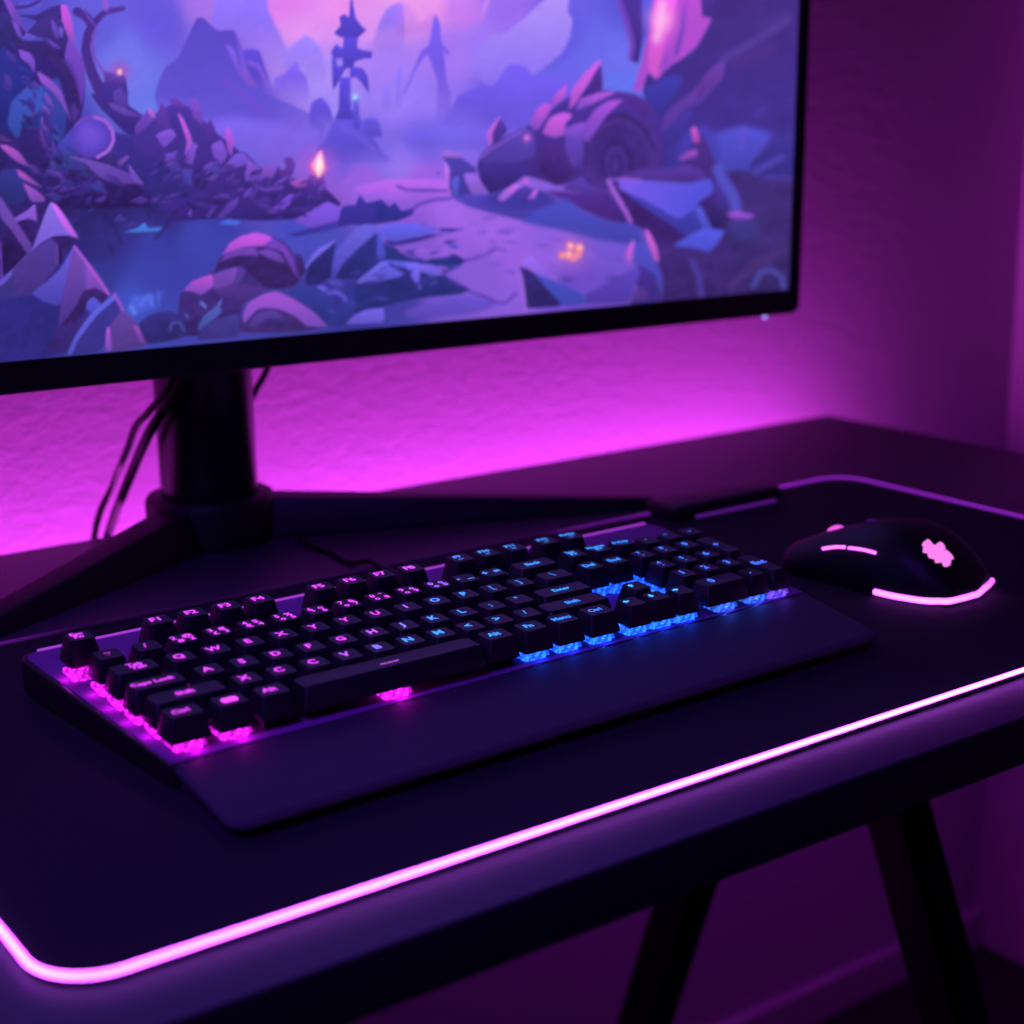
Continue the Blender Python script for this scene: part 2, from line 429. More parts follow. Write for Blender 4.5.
        if fade is not None:
            y0, y1 = P[:, 1].min(), P[:, 1].max(); g = (py[ix] - y0) / (y1 - y0)
            cov = cov * np.clip((1 - g) / (1 - fade), 0, 1)
        apply(ix, cov, col)
    def stroke(t, pts, w, c, soft=1.0, alpha=1.0, taper=1.0):
        P = cr(loc(t, pts), False); w = w * TL[t][2] / 2
        ix = box(P, w + soft * 2)
        if len(ix) == 0: return
        d, _, par = segd(P, ix, False)
        ww = w * (1 - (1 - taper) * par)
        cov = np.clip(0.5 + (ww - d) / (2 * soft), 0, 1) * alpha
        apply(ix, cov, np.array(c, float)[None])
    def ell(t, x, y, rx, ry, c, soft=1.0, alpha=1.0):
        ox, oy, s = TL[t]; X, Y, a, b = ox + s * x, oy + s * y, s * rx, s * ry
        ix = np.where((np.abs(px - X) < a + 3 * soft) & (np.abs(py - Y) < b + 3 * soft))[0]
        r = np.hypot((px[ix] - X) / a, (py[ix] - Y) / b); sd = (1 - r) * min(a, b)
        apply(ix, np.clip(0.5 + sd / (2 * soft), 0, 1) * alpha, np.array(c, float)[None])
    def halo(t, x, y, r, c, k=1.0):
        ox, oy, s = TL[t]; X, Y, a = ox + s * x, oy + s * y, s * r
        d2 = ((px - X)**2 + (py - Y)**2) / a**2; ix = np.where(d2 < 9)[0]
        apply(ix, np.exp(-d2[ix]) * k, np.array(c, float)[None])
    p = poly
    # --- far country
    p('C', [(100,-60),(330,-40),(345,40),(420,200),(480,330),(480,420),(200,420),(60,140)], (138,110,240), 3, fade=0.35)
    p('C', [(440,270),(540,180),(620,250),(640,420),(430,430)], (152,124,246), 2.5, fade=0.3)
    p('C', [(880,230),(920,110),(965,35),(1040,20),(1040,260),(880,260)], (150,115,240), 2, fade=0.4)
    p('C', [(385,400),(430,380),(490,315),(520,370),(545,400),(560,530),(380,520)], (125,95,235), 2.2, fade=0.35)
    p('C', [(930,570),(955,435),(975,470),(985,570)], (136,112,240), 1.5, fade=0.3); p('C', [(995,570),(1010,360),(1030,350),(1030,570)], (136,112,240), 1.5, fade=0.3)
    p('C', [(-230,500),(-180,350),(-110,290),(-20,100),(20,95),(90,155),(180,160),(240,330),(280,420),(360,490),(520,560),(640,640),(560,780),(-100,760)], (92,73,200), 1.5, (104,88,218), fade=0.55)
    p('C', [(220,260),(300,258),(350,400),(380,490),(280,430),(240,340)], (92,70,202), 1.2, fade=0.5)
    p('C', [(130,230),(170,250),(230,380),(255,440),(205,390)], (122,88,222), 1.5); p('C', [(180,160),(200,240),(245,360),(300,450),(230,430),(215,330)], (134,92,226), 1.5)
    stroke('C', [(250,320),(300,340),(350,440)], 20, (132,92,226), 2); stroke('C', [(130,410),(220,480),(330,600)], 30, (112,78,214), 4, .8)
    p('C', [(-30,640),(200,600),(420,640),(600,720),(640,800),(300,860),(-30,800)], (126,100,230), 8, alpha=.75)
    p('C', [(560,640),(570,530),(620,500),(660,540),(690,640),(660,700)], (98,78,212), 1.5, fade=0.4)
    p('C', [(640,720),(700,600),(800,585),(850,640),(920,760),(980,820),(900,850),(700,830),(600,760)], (96,80,212), 2, fade=0.6); p('C', [(840,610),(910,610),(930,700),(860,690)], (98,80,212), 1.5)
    stroke('C', [(720,650),(800,690),(890,760)], 22, (118,92,222), 2, .7)
    T = (88,70,208)
    p('C', [(715,395),(770,395),(775,560),(800,610),(690,610),(710,560)], T, .9, smooth=False); p('C', [(735,180),(810,180),(805,260),(785,350),(725,350)], T, .9, smooth=False)
    p('C', [(770,-10),(780,-10),(797,90),(825,130),(852,155),(812,190),(720,192),(685,170),(720,130),(713,85),(740,70),(762,90)], T, .9, smooth=False)
    p('C', [(668,270),(695,225),(735,250),(800,245),(830,255),(884,265),(878,300),(840,300),(780,320),(740,300),(690,300)], T, .9, smooth=False)
    p('C', [(675,290),(705,310),(745,350),(718,400),(692,450),(680,445)], T, .9); p('C', [(770,345),(830,348),(858,390),(866,475),(842,445),(800,395),(770,400)], T, .9)
    ell('C', 715, 322, 17, 18, (158,130,246)); p('C', [(785,510),(810,500),(818,650),(785,650)], (95,80,215), .9); halo('C', 795, 497, 26, (140,170,255), .7); ell('C', 795, 497, 9, 10, (180,235,255), 1.2)
    # --- right: far spire, cloud bank, ridge
    p('E', [(-10,30),(50,20),(90,110),(130,95),(165,60),(190,150),(-10,180)], (190,118,238), 5, alpha=.45)
    p('E', [(15,480),(60,380),(110,260),(148,230),(165,130),(182,72),(207,130),(212,215),(258,275),(232,275),(222,250),(240,420),(260,480),(255,600),(300,660),(110,670),(180,600),(192,420),(140,280),(80,360),(30,470)], (114,88,228), 1.6, fade=0.45)
    p('E', [(400,120),(420,30),(450,-20),(460,0),(430,90)], (205,135,242), 2.5, alpha=.7)
    p('E', [(380,360),(420,220),(480,180),(540,165),(640,90),(750,-10),(862,-10),(858,60),(882,100),(870,190),(830,270),(740,345),(680,385),(640,350),(560,340),(480,440),(420,420)], (178,146,250), 1.8, (138,112,242))
    p('E', [(200,690),(240,600),(300,490),(420,440),(480,440),(560,330),(650,345),(660,395),(740,380),(880,420),(900,660),(600,690)], (110,88,228), 2.5, fade=0.5)
    p('E', [(60,680),(300,660),(600,680),(600,760),(60,740)], (112,92,226), 5, alpha=.6)
    # --- left giant growth
    p('A', [(-60,-60),(20,0),(60,80),(130,165),(110,200),(200,210),(250,205),(310,250),(345,255),(420,300),(435,450),(415,600),(330,700),(260,800),(240,1060),(-60,1060)], (54,38,120), 1.2)
    p('A', [(-600,-100),(0,-40),(0,1500),(-600,1500)], (50,38,115), 2)
    p('A', [(0,240),(60,260),(120,330),(180,370),(130,440),(60,530),(40,700),(0,620)], (45,46,138), 1.5); p('A', [(215,440),(300,400),(340,560),(330,700),(270,720),(200,640)], (56,64,160), 2)
    p('A', [(60,520),(160,430),(220,450),(210,560),(120,640),(90,710),(40,640)], (60,80,182), 2); p('A', [(110,620),(210,570),(200,640),(120,660)], (45,50,130), 1.5); p('A', [(200,640),(230,700),(260,800),(210,720)], (95,55,150), 1.5)
    p('A', [(110,200),(150,160),(215,140),(215,160),(170,205)], (104,90,216), 1); p('A', [(50,235),(150,208),(250,212),(330,268),(345,312),(250,280),(150,265)], (56,40,116), 1)
    p('A', [(90,20),(190,0),(210,-20),(200,50),(120,70)], (96,84,212), 1.5); stroke('A', [(80,40),(150,30),(200,5)], 16, (66,46,135))
    p('A', [(0,60),(60,90),(110,200),(0,240)], (56,46,126), 1); p('A', [(20,0),(50,0),(80,50),(130,160),(100,130),(60,90)], (152,70,182), 1); p('A', [(60,100),(95,130),(118,200),(90,180)], (150,75,196), 1)
    p('A', [(80,70),(180,80),(250,40),(310,25),(335,60),(300,110),(260,90),(200,130),(140,165),(190,110)], (62,44,128), 1); p('A', [(140,165),(200,110),(260,80),(320,110),(350,200),(350,270),(300,240),(250,200),(210,195)], (64,46,130), 1)
    p('A', [(310,30),(342,30),(372,120),(382,235),(345,180),(320,110)], (188,82,212), 1); p('A', [(262,100),(290,130),(300,200),(275,180)], (132,66,176), 1); p('A', [(300,140),(325,150),(322,190),(302,185)], (105,85,212), .8)
    p('A', [(350,200),(380,230),(410,280),(430,340),(434,440),(415,545),(395,450),(370,380),(330,300)], (160,72,195), 1.2, (120,56,165)); p('A', [(335,300),(370,330),(400,430),(410,560),(380,620),(360,560),(390,500),(370,400)], (100,52,150), 1.5)
    p('A', [(240,280),(320,300),(380,400),(415,540),(395,560),(350,440),(300,360)], (60,40,116), 1.2); p('A', [(240,205),(280,220),(310,250),(270,240)], (110,66,190), 1)
    p('A', [(95,255),(150,270),(178,310),(175,375),(150,330),(110,300)], (152,75,192), 1); p('A', [(190,365),(250,400),(310,460),(340,540),(365,620),(320,540),(270,470),(210,420)], (158,76,188), 1)
    for q in ([(225,470),(250,490),(275,545),(240,525)], [(218,530),(245,560),(258,610),(225,580)], [(210,600),(235,620),(260,680),(220,650)]): p('A', q, (142,74,182), 1)
    p('A', [(-5,740),(40,745),(100,780),(150,855),(90,830),(40,790)], (172,76,182), 1); p('A', [(0,690),(60,720),(30,730),(0,720)], (110,50,132), 1); p('A', [(0,880),(80,860),(130,920),(120,1040),(0,1040)], (50,50,132), 1.5)
    p('A', [(85,865),(130,890),(215,960),(150,935),(100,905)], (172,76,182), 1); p('A', [(120,940),(180,970),(245,1030),(160,1030)], (165,75,182), 1)
    # branch and the perched beast
    stroke('A', [(520,480),(470,370),(440,260),(452,170),(490,110),(540,62),(630,42)], 62, (72,46,138), 1, 1, .35); stroke('A', [(470,125),(435,80),(395,60)], 46, (76,46,142), 1, 1, 1); p('A', [(420,42),(450,80),(492,130),(465,112)], (168,80,202), 1)
    stroke('A', [(490,130),(470,230),(490,300),(530,370)], 12, (134,66,178), 1, .9); stroke('A', [(545,50),(538,0)], 20, (170,85,205), 1.5); stroke('A', [(520,90),(570,50),(625,40)], 9, (120,60,165), 1, .8)
    p('A', [(465,480),(510,480),(540,400),(590,390),(640,390),(655,470),(660,540),(740,600),(700,700),(640,680),(560,600),(510,550)], (64,46,142), 1); p('A', [(580,470),(620,450),(650,500),(650,560),(590,540)], (88,62,168), 1.5); p('A', [(530,365),(600,380),(560,420),(540,420)], (92,58,160), 1.5)
    p('A', [(555,525),(600,540),(700,580),(730,600),(640,590),(580,560)], (118,66,168), 1); halo('A', 613, 368, 46, (190,75,185), .8); ell('A', 613, 368, 13, 16, (255,180,190), 1)
    # rocks and orb
    p('A', [(580,680),(700,700),(780,690),(860,720),(900,850),(920,960),(1040,900),(1040,1060),(640,1060),(600,900),(590,760)], (56,44,132), 1.5)
    ell('A', 475, 700, 110, 110, (88,60,172), 1); ell('A', 465, 692, 86, 86, (94,72,202), 4); ell('A', 460, 690, 45, 50, (112,78,212), 4); stroke('A', [(480,597),(540,620),(575,670),(580,720),(555,770),(500,805)], 16, (180,100,228), 1); stroke('A', [(390,640),(430,605),(480,597)], 8, (130,75,195), 1)
    p('A', [(250,860),(310,780),(370,780),(440,850),(470,890),(430,915),(330,880)], (55,60,132), 1.5); p('A', [(350,800),(450,815),(560,845),(640,880),(700,905),(735,945),(590,940),(500,900),(440,840)], (128,66,166), 1)
    p('A', [(330,890),(440,905),(590,942),(700,942),(760,1000),(750,1060),(250,1060),(240,900)], (46,30,98), 1.2); p('A', [(655,840),(690,880),(735,945),(680,920)], (140,76,188), 1); p('A', [(600,830),(650,795),(660,805),(620,850)], (110,70,165), 1)
    p('A', [(680,700),(760,610),(830,560),(900,530),(960,545),(1024,600),(1120,690),(1230,780),(1200,860),(900,860),(700,760)], (70,50,148), 1.5)
    p('A', [(745,575),(770,560),(800,600),(760,640),(700,690),(690,650)], (105,66,182), 1); p('A', [(755,565),(775,560),(800,605),(775,600)], (190,96,212), 1); p('A', [(800,620),(825,525),(850,560),(872,645),(840,660)], (116,56,162), 1)
    p('A', [(800,690),(870,660),(905,690),(840,755)], (152,76,198), 1); p('A', [(865,540),(960,550),(960,700),(900,690)], (70,50,152), 1); p('A', [(860,510),(900,500),(955,550),(900,545)], (132,60,168), 1)
    p('A', [(910,580),(940,610),(975,690),(985,740),(945,800),(955,720)], (188,86,216), 1); p('A', [(975,520),(1000,505),(1024,540),(1040,640),(990,600)], (150,70,188), 1); p('A', [(985,730),(1024,760),(1040,850),(950,830)], (132,76,194), 1); p('A', [(840,780),(900,800),(925,870),(880,880)], (78,62,164), 1); p('A', [(930,870),(1000,870),(1010,960),(960,940)], (74,62,165), 1.2)
    # --- middle rocks
    p('D', [(-60,200),(100,190),(300,160),(600,150),(745,200),(700,240),(600,300),(400,310),(200,300),(-60,310)], (60,42,132), 1.2)
    p('C', [(-20,760),(60,740),(90,715),(130,760),(180,790),(230,780),(310,860),(400,850),(430,900),(560,930),(600,900),(630,950),(690,1010),(700,1060),(-20,1060)], (64,44,134), 1)
    p('C', [(30,660),(50,610),(75,650),(78,720),(40,700)], (106,50,152), 1); p('C', [(60,740),(110,720),(140,790),(110,840),(70,800)], (132,76,196), 1); p('C', [(130,655),(150,660),(175,720),(160,800),(140,760)], (178,80,212), 1)
    p('C', [(110,870),(180,790),(225,785),(260,830),(180,860)], (142,76,196), 1); p('C', [(250,820),(310,865),(290,890),(240,930),(230,890)], (152,76,192), 1.2); p('C', [(330,850),(400,850),(370,910),(310,900)], (122,76,192), 1.2); p('C', [(20,850),(80,830),(110,880),(60,920)], (72,62,160), 1.5)
    p('C', [(430,810),(470,805),(488,850),(470,900),(430,920),(400,880),(440,860)], (122,52,152), 1); p('C', [(460,930),(540,910),(560,950),(490,960)], (176,76,182), 1.5); p('C', [(560,900),(630,905),(645,1000),(545,1000)], (96,42,134), 1); stroke('C', [(270,940),(330,970),(420,960)], 14, (130,70,180), 1.2)
    halo('C', 605, 850, 75, (235,85,195), .85); p('C', [(600,790),(622,770),(637,830),(642,870),(605,912),(568,850),(582,820)], (255,150,205), 1.2); p('C', [(600,820),(614,795),(630,850),(610,905),(590,860)], (255,228,238), 1)
    p('D', [(450,270),(540,190),(590,160),(560,230),(500,270)], (144,70,202), 1); p('D', [(590,310),(720,230),(760,215),(830,250),(810,310),(690,345)], (144,80,212), 1.5); p('D', [(190,290),(250,220),(300,190),(290,230),(220,300)], (92,60,168), 1.2); p('D', [(40,280),(55,250),(60,290)], (130,70,190), 1); p('D', [(130,290),(170,240),(180,250),(150,295)], (88,58,160), 1)
    p('D', [(690,345),(810,310),(800,350),(600,390),(560,380)], (62,52,160), 1.5); p('D', [(200,325),(240,305),(310,315),(290,335),(210,330)], (76,106,222), 1.5)
    p('F', [(-20,190),(130,155),(430,155),(450,240),(250,290),(100,240),(0,230)], (176,96,226), 2.5)
    p('F', [(-20,280),(0,230),(30,270),(110,255),(150,290),(180,268),(210,310),(270,300),(270,330),(180,365),(-20,385)], (50,48,142), 1); p('D', [(810,340),(830,240),(920,225),(930,188),(960,230),(1000,240),(1000,340),(900,330)], (60,50,154), 1)
    # --- lower middle
    p('F', [(-20,520),(0,500),(80,430),(130,480),(180,500),(230,540),(300,560),(420,550),(490,545),(540,570),(480,610),(430,640),(540,700),(560,720),(500,740),(300,760),(150,790),(-20,840)], (43,48,125), 1.2)
    p('F', [(240,820),(400,765),(560,745),(660,760),(690,800),(560,840),(250,860)], (98,76,194), 3)
    p('F', [(130,465),(300,445),(410,418),(410,400),(530,405),(430,430),(280,472),(170,490)], (58,46,148), 1); p('F', [(100,400),(130,380),(280,375),(412,410),(300,442),(190,470),(130,460)], (96,90,222), 1.2)
    p('F', [(-20,480),(-20,390),(90,395),(60,440),(0,490)], (86,84,216), 1); p('F', [(85,430),(110,420),(130,540),(100,560),(75,510)], (80,80,206), 1)
    p('F', [(0,670),(60,610),(130,565),(160,600),(245,640),(130,665),(50,685)], (98,92,222), 1); p('F', [(130,565),(240,572),(310,585),(300,620),(180,590)], (94,88,214), 1); p('F', [(235,580),(310,580),(305,650),(312,718),(270,660)], (110,95,226), 1); p('F', [(310,585),(380,590),(430,630),(400,645),(310,622)], (116,95,226), 1)
    for s_ in ([(560,725),(640,750),(700,780),(740,785),(800,735)], [(540,565),(600,550),(650,530),(690,510)], [(430,640),(480,680),(550,710)], [(190,185),(250,205),(450,208)], [(250,320),(300,280),(380,255),(460,250)]): stroke('F', s_, 11, (74,50,160), 1.2, .9)
    # domes
    p('D', [(180,580),(200,510),(250,430),(310,390),(390,372),(450,385),(530,420),(580,480),(612,620),(560,655),(430,660),(300,600)], (66,36,104), 1)
    p('D', [(190,540),(240,472),(330,445),(390,452),(400,490),(300,490),(210,520)], (134,60,164), 1.2); p('D', [(215,490),(250,430),(310,390),(390,372),(450,385),(480,408),(440,440),(330,445),(240,475)], (186,82,216), 1); p('D', [(430,440),(480,403),(540,440),(580,500),(605,610),(560,540),(520,470)], (136,60,168), 1.2); p('D', [(400,470),(450,455),(510,480),(537,525),(470,510)], (138,66,168), 1)
    p('D', [(0,690),(60,650),(150,580),(300,545),(440,660),(330,720),(290,870),(0,900)], (62,42,118), 1); p('D', [(170,590),(290,545),(340,570),(250,700),(180,670)], (104,52,142), 1.5); p('D', [(15,672),(60,622),(160,586),(178,640),(110,690),(50,670)], (172,76,194), 1); p('D', [(170,590),(290,550),(270,630),(180,660)], (142,66,166), 1.2)
    p('D', [(240,690),(330,635),(440,660),(400,690),(330,730)], (74,48,128), 1.5); p('D', [(100,870),(200,810),(300,790),(300,900),(100,920)], (64,54,138), 1.5); p('D', [(90,860),(120,800),(190,745),(215,770),(180,810),(100,870)], (74,86,172), 1.2); p('D', [(100,720),(130,740),(140,765),(110,745)], (96,112,212), 1); p('D', [(190,740),(215,710),(205,750)], (96,112,212), 1); p('D', [(20,780),(45,800),(40,820)], (86,90,190), 1)
    p('D', [(310,880),(320,790),(350,732),(430,687),(500,677),(600,722),(690,782),(755,850),(600,880)], (70,46,122), 1); p('D', [(320,800),(350,732),(430,686),(500,675),(600,722),(690,782),(755,850),(650,850),(590,800),(500,762),(400,762),(330,835)], (176,80,206), 1, (150,72,176)); p('D', [(350,850),(400,785),(480,770),(525,800),(500,850)], (80,58,146), 1.2); p('D', [(400,850),(450,808),(520,815),(540,850)], (58,44,118), 1.5)
    p('D', [(590,480),(620,490),(645,560),(620,600),(600,560)], (60,40,112), 1)
    p('D', [(640,540),(700,460),(795,413),(770,450),(700,500),(650,560)], (112,100,226), 1); p('D', [(640,610),(660,540),(700,500),(797,420),(780,520),(770,600),(700,640),(650,640)], (44,42,116), 1)
    p('D', [(790,560),(800,470),(870,380),(940,330),(1025,335),(1010,370),(930,440),(850,500),(810,570)], (108,98,222), 1, (80,74,190)); p('D', [(830,540),(900,470),(1007,373),(1000,500),(900,600),(800,610)], (46,48,130), 1.2)
    p('D', [(560,650),(700,640),(800,660),(870,740),(870,840),(760,850),(690,780),(600,720)], (50,54,140), 1.2); p('D', [(700,645),(780,650),(850,700),(857,728),(780,700),(730,670)], (98,86,208), 1); p('D', [(900,625),(980,560),(1040,515),(1040,600),(970,640)], (106,96,222), 1); p('D', [(850,840),(900,790),(960,765),(1040,760),(1040,830)], (106,90,216), 1)
    rf = np.random.RandomState(11)
    def facets(x0, y0, x1, y1, w, n, cols, s0, s1, a0, a1):
        for i in range(n):
            t = rf.rand(); x = x0 + (x1 - x0) * t; y = y0 + (y1 - y0) * t + (rf.rand() - .5) * w
            r = s0 + (s1 - s0) * rf.rand(); an = math.radians(a0 + (a1 - a0) * rf.rand()); c_, s_ = math.cos(an), math.sin(an)
            q = [(r * (.9 + .4 * rf.rand()), 0), (r * .2, r * .45 * rf.rand() + r * .15), (-r * (.8 + .5 * rf.rand()), r * .1), (-r * .1, -r * .35 * rf.rand() - r * .15)]
            poly('A', [((x + u * c_ - v * s_) / .1953125, (y + u * s_ + v * c_) / .1953125) for u, v in q], cols[rf.randint(len(cols))], 1.0, alpha=.8)
    DK = [(58,42,126), (72,52,150), (50,36,108), (84,58,160), (66,46,140)]; PK = DK + [(120,64,170), (140,70,188)]
    facets(150, 165, 325, 195, 26, 60, PK, 3, 8, -70, -10)
    facets(140, 200, 320, 208, 16, 40, DK, 3, 9, -30, 30)
    facets(20, 160, 130, 205, 50, 46, DK + [(44,30,92), (60,56,150)], 4, 11, -60, 40)
    facets(5, 60, 70, 170, 60, 40, DK + [(52,56,150), (60,70,168), (110,58,160)], 4, 10, 20, 80)
    facets(660, 60, 770, 160, 80, 40, [(74,50,140), (66,46,132), (82,54,148), (60,52,150)], 6, 16, -50, -20)
    facets(660, 230, 770, 290, 70, 36, [(66,44,120), (58,40,108), (74,52,134), (62,54,140)], 4, 12, -60, 30)
    facets(320, 300, 460, 255, 40, 40, [(56,50,148), (66,58,160), (50,42,130), (80,74,184)], 3, 9, -30, 20)
    facets(420, 240, 600, 260, 60, 30, [(130,88,212), (150,98,228), (120,82,204)], 4, 10, -10, 10)
    facets(560, 150, 660, 165, 40, 26, [(66,44,130), (76,50,142), (58,40,118)], 3, 8, -60, 30)
    # --- left foreground shells
    p('B', [(-60,560),(0,540),(90,460),(160,370),(200,300),(280,290),(330,330),(330,420),(200,570),(60,640),(-60,900)], (60,46,122), 1, (62,52,140)); p('B', [(280,310),(300,310),(315,420),(280,430)], (150,80,190), 1)
    p('B', [(0,85),(30,130),(90,220),(160,330),(140,375),(60,260),(0,180)], (130,65,160), 1); p('B', [(0,310),(15,350),(20,480),(0,520)], (130,60,170), 1); p('B', [(75,195),(140,155),(180,125),(190,225),(140,200),(90,215)], (168,92,214), 1, (110,80,200)); p('B', [(10,300),(80,220),(150,200),(190,220),(150,330),(130,380),(20,500)], (46,28,92), 1.5); p('B', [(0,85),(30,130),(90,220),(160,330),(140,375),(60,260),(0,180)], (130,65,160), 1)
    p('B', [(-10,520),(60,460),(120,400),(165,350),(215,215),(258,115),(330,180),(403,300),(340,284),(270,290),(200,330),(120,430),(20,530),(-10,545)], (136,106,226), 1, (96,78,196)); p('B', [(258,115),(300,140),(403,302),(370,288),(320,230)], (200,100,238), 1)
    p('B', [(200,360),(270,292),(345,286),(400,302),(330,350),(320,430),(300,440),(290,330)], (44,28,88), 1.5); p('B', [(60,470),(150,370),(260,300),(290,330),(290,440),(200,560),(100,600)], (74,54,142), 2)
    p('B', [(-60,640),(100,600),(170,580),(300,440),(380,338),(450,430),(555,580),(480,700),(340,880),(-60,960)], (48,44,134), 1.2, (46,40,122))
    p('B', [(165,580),(250,510),(310,450),(380,338),(372,380),(350,480),(310,640),(220,620)], (112,92,222), 1.5, (72,64,170)); p('B', [(380,338),(450,430),(555,580),(520,590),(440,580),(380,660),(300,760),(310,650),(350,480)], (120,74,178), 1.2, (92,48,132)); p('B', [(440,420),(500,490),(557,585),(500,565),(440,570)], (170,74,186), 3, alpha=.8); stroke('B', [(382,342),(450,430),(520,530),(555,585)], 14, (186,86,214), 1)
    p('B', [(300,760),(380,660),(430,570),(490,555),(552,590),(520,640),(440,660),(360,760)], (62,34,98), 1.2); p('B', [(440,660),(450,620),(480,600),(520,640),(470,680)], (82,82,206), 1); p('B', [(290,760),(400,720),(460,680),(350,880),(240,880)], (58,42,122), 2)
    p('B', [(345,890),(400,780),(480,680),(585,583),(620,660),(600,760),(500,880)], (60,56,148), 1, (54,46,130)); p('B', [(345,890),(390,790),(470,680),(585,583),(590,610),(500,690),(400,820),(370,890)], (90,90,212), 1); stroke('B', [(587,588),(610,630),(630,670)], 16, (170,82,204), 1)
    p('B', [(540,880),(560,750),(630,670),(690,720),(775,825),(700,860)], (112,58,140), 1); p('B', [(680,740),(720,760),(775,828),(720,830)], (160,70,168), 1.2); p('B', [(540,870),(545,760),(560,755),(572,870)], (170,78,196), 1)
    p('B', [(650,680),(680,600),(760,590),(830,570),(820,640),(740,670),(680,700)], (80,98,222), 4, alpha=.8); stroke('B', [(690,680),(670,650)], 20, (96,130,240), 2); stroke('B', [(720,640),(760,590),(780,640)], 14, (90,112,228), 2)
    for x_ in (800, 830, 870): stroke('B', [(x_, 640), (x_ - 5, 560), (x_ + 8, 500)], 9, (60,66,165), 1.5, .8)
    p('B', [(710,740),(770,690),(860,670),(940,700),(950,800),(760,840)], (52,44,120), 1.5); stroke('B', [(870,770),(880,735),(920,730),(940,770)], 12, (74,82,165), 1.5)
    p('B', [(640,265),(700,245),(740,220),(760,245),(830,240),(820,262),(700,268)], (70,120,220), 1.2)
    for q in ([(740,0),(770,120),(760,200)], [(900,160),(840,240),(800,300)], [(600,260),(620,330)], [(560,330),(580,380)]): stroke('B', q, 14, (44,34,104), 2, .7)
    # --- right side: beast, growth, shards
    stroke('F', [(0,0),(1,1)], 1, (90,80,200), 1, 0)
    p('F', [(420,25),(480,10),(520,40),(590,90),(590,120),(530,125),(575,235),(470,240),(455,180),(460,100)], (74,60,166), 1); p('F', [(408,22),(440,8),(500,15),(535,38),(440,38)], (154,106,216), 1); p('F', [(430,60),(455,90),(455,180),(470,238),(450,215),(438,130)], (184,112,236), 1); p('F', [(470,150),(505,140),(500,235),(475,235)], (86,86,206), 1); p('F', [(535,130),(580,125),(645,215),(570,222)], (140,96,215), 1); ell('F', 390, 105, 11, 11, (170,96,216), 1); ell('F', 402, 122, 9, 8, (100,80,205), 1)
    p('F', [(470,240),(600,225),(760,230),(1000,250),(1000,340),(860,365),(700,330),(560,290)], (76,64,176), 2)
    p('G', [(370,330),(480,270),(570,100),(530,80),(540,-40),(1400,-40),(1400,600),(850,700),(760,850),(600,860),(320,850),(250,560),(220,470),(245,370),(290,405)], (70,46,132), 1.5, (64,50,146))
    p('G', [(560,700),(700,650),(760,650),(880,690),(770,860),(600,870),(540,800)], (78,74,194), 5); p('G', [(420,700),(540,640),(600,700),(600,860),(380,860)], (70,62,172), 5, alpha=.8); stroke('G', [(740,660),(720,760)], 30, (96,80,205), 3, .7); stroke('G', [(800,590),(840,560)], 30, (80,62,170), 4, .6)
    stroke('G', [(640,300),(760,230),(960,100)], 46, (90,62,158), 3, .8); stroke('G', [(700,330),(880,240)], 40, (88,50,140), 5, .7); stroke('G', [(820,130),(960,60)], 30, (78,58,150), 4, .6)
    p('G', [(240,450),(330,400),(400,385),(420,420),(310,590),(250,550)], (62,56,162), 2); p('G', [(310,640),(360,550),(460,480),(500,440),(560,360),(620,310),(640,340),(620,400),(520,520),(420,570),(330,690)], (104,60,164), 1.5); p('G', [(500,440),(560,360),(640,315),(625,405),(540,470),(500,520)], (128,56,152), 1.5); p('G', [(310,690),(420,580),(480,570),(400,700),(330,760)], (66,52,152), 2.5)
    p('G', [(95,-10),(215,-10),(218,200),(195,320),(150,300),(170,230),(120,80)], (72,48,146), 1.2); stroke('G', [(100,10),(140,120),(165,220),(160,290)], 28, (142,66,184), 1.5); p('G', [(215,0),(290,0),(260,120),(225,200)], (92,84,214), 1.5)
    p('G', [(285,-20),(545,-20),(530,80),(570,98),(500,230),(420,300),(340,350),(290,405),(245,372),(210,470),(172,460),(210,330),(250,150)], (188,80,212), 1, (176,74,200)); p('G', [(285,-20),(392,-20),(380,80),(340,220),(300,390),(250,360),(250,250),(275,100)], (226,96,226), 3)
    p('G', [(415,50),(450,-10),(436,150),(400,275),(380,280),(405,150)], (160,68,192), 2); p('G', [(300,370),(330,240),(360,180),(350,300)], (175,74,205), 2, alpha=.8); p('G', [(520,-20),(600,-20),(545,80),(525,80)], (76,46,142), 1.2); halo('G', 312, 100, 62, (255,165,235), .9); stroke('G', [(318,20),(312,110),(290,200)], 34, (255,190,238), 4, .9)
    p('G', [(380,880),(450,800),(480,720),(520,680),(570,780),(605,900),(600,1020),(380,930)], (70,44,128), 1.2); p('G', [(465,660),(490,650),(512,720),(480,732)], (190,80,190), 1); p('G', [(405,808),(440,780),(495,765),(495,800),(420,825)], (166,70,182), 1)
    # beast body
    p('E', [(395,850),(420,780),(520,710),(640,650),(720,600),(860,500),(960,460),(1100,465),(1240,500),(1310,580),(1345,680),(1350,850),(1250,930),(1100,960),(1024,985),(920,920),(820,950),(640,900),(560,960),(460,985),(410,920)], (72,47,144), 1.2)
    p('E', [(420,790),(560,710),(640,655),(680,680),(690,800),(560,840),(430,840)], (84,64,172), 2); p('E', [(400,850),(500,830),(640,850),(720,890),(640,900),(560,960),(460,992),(410,910)], (62,44,134), 1.5); p('E', [(720,760),(860,740),(890,880),(800,950),(720,880)], (74,40,124), 2)
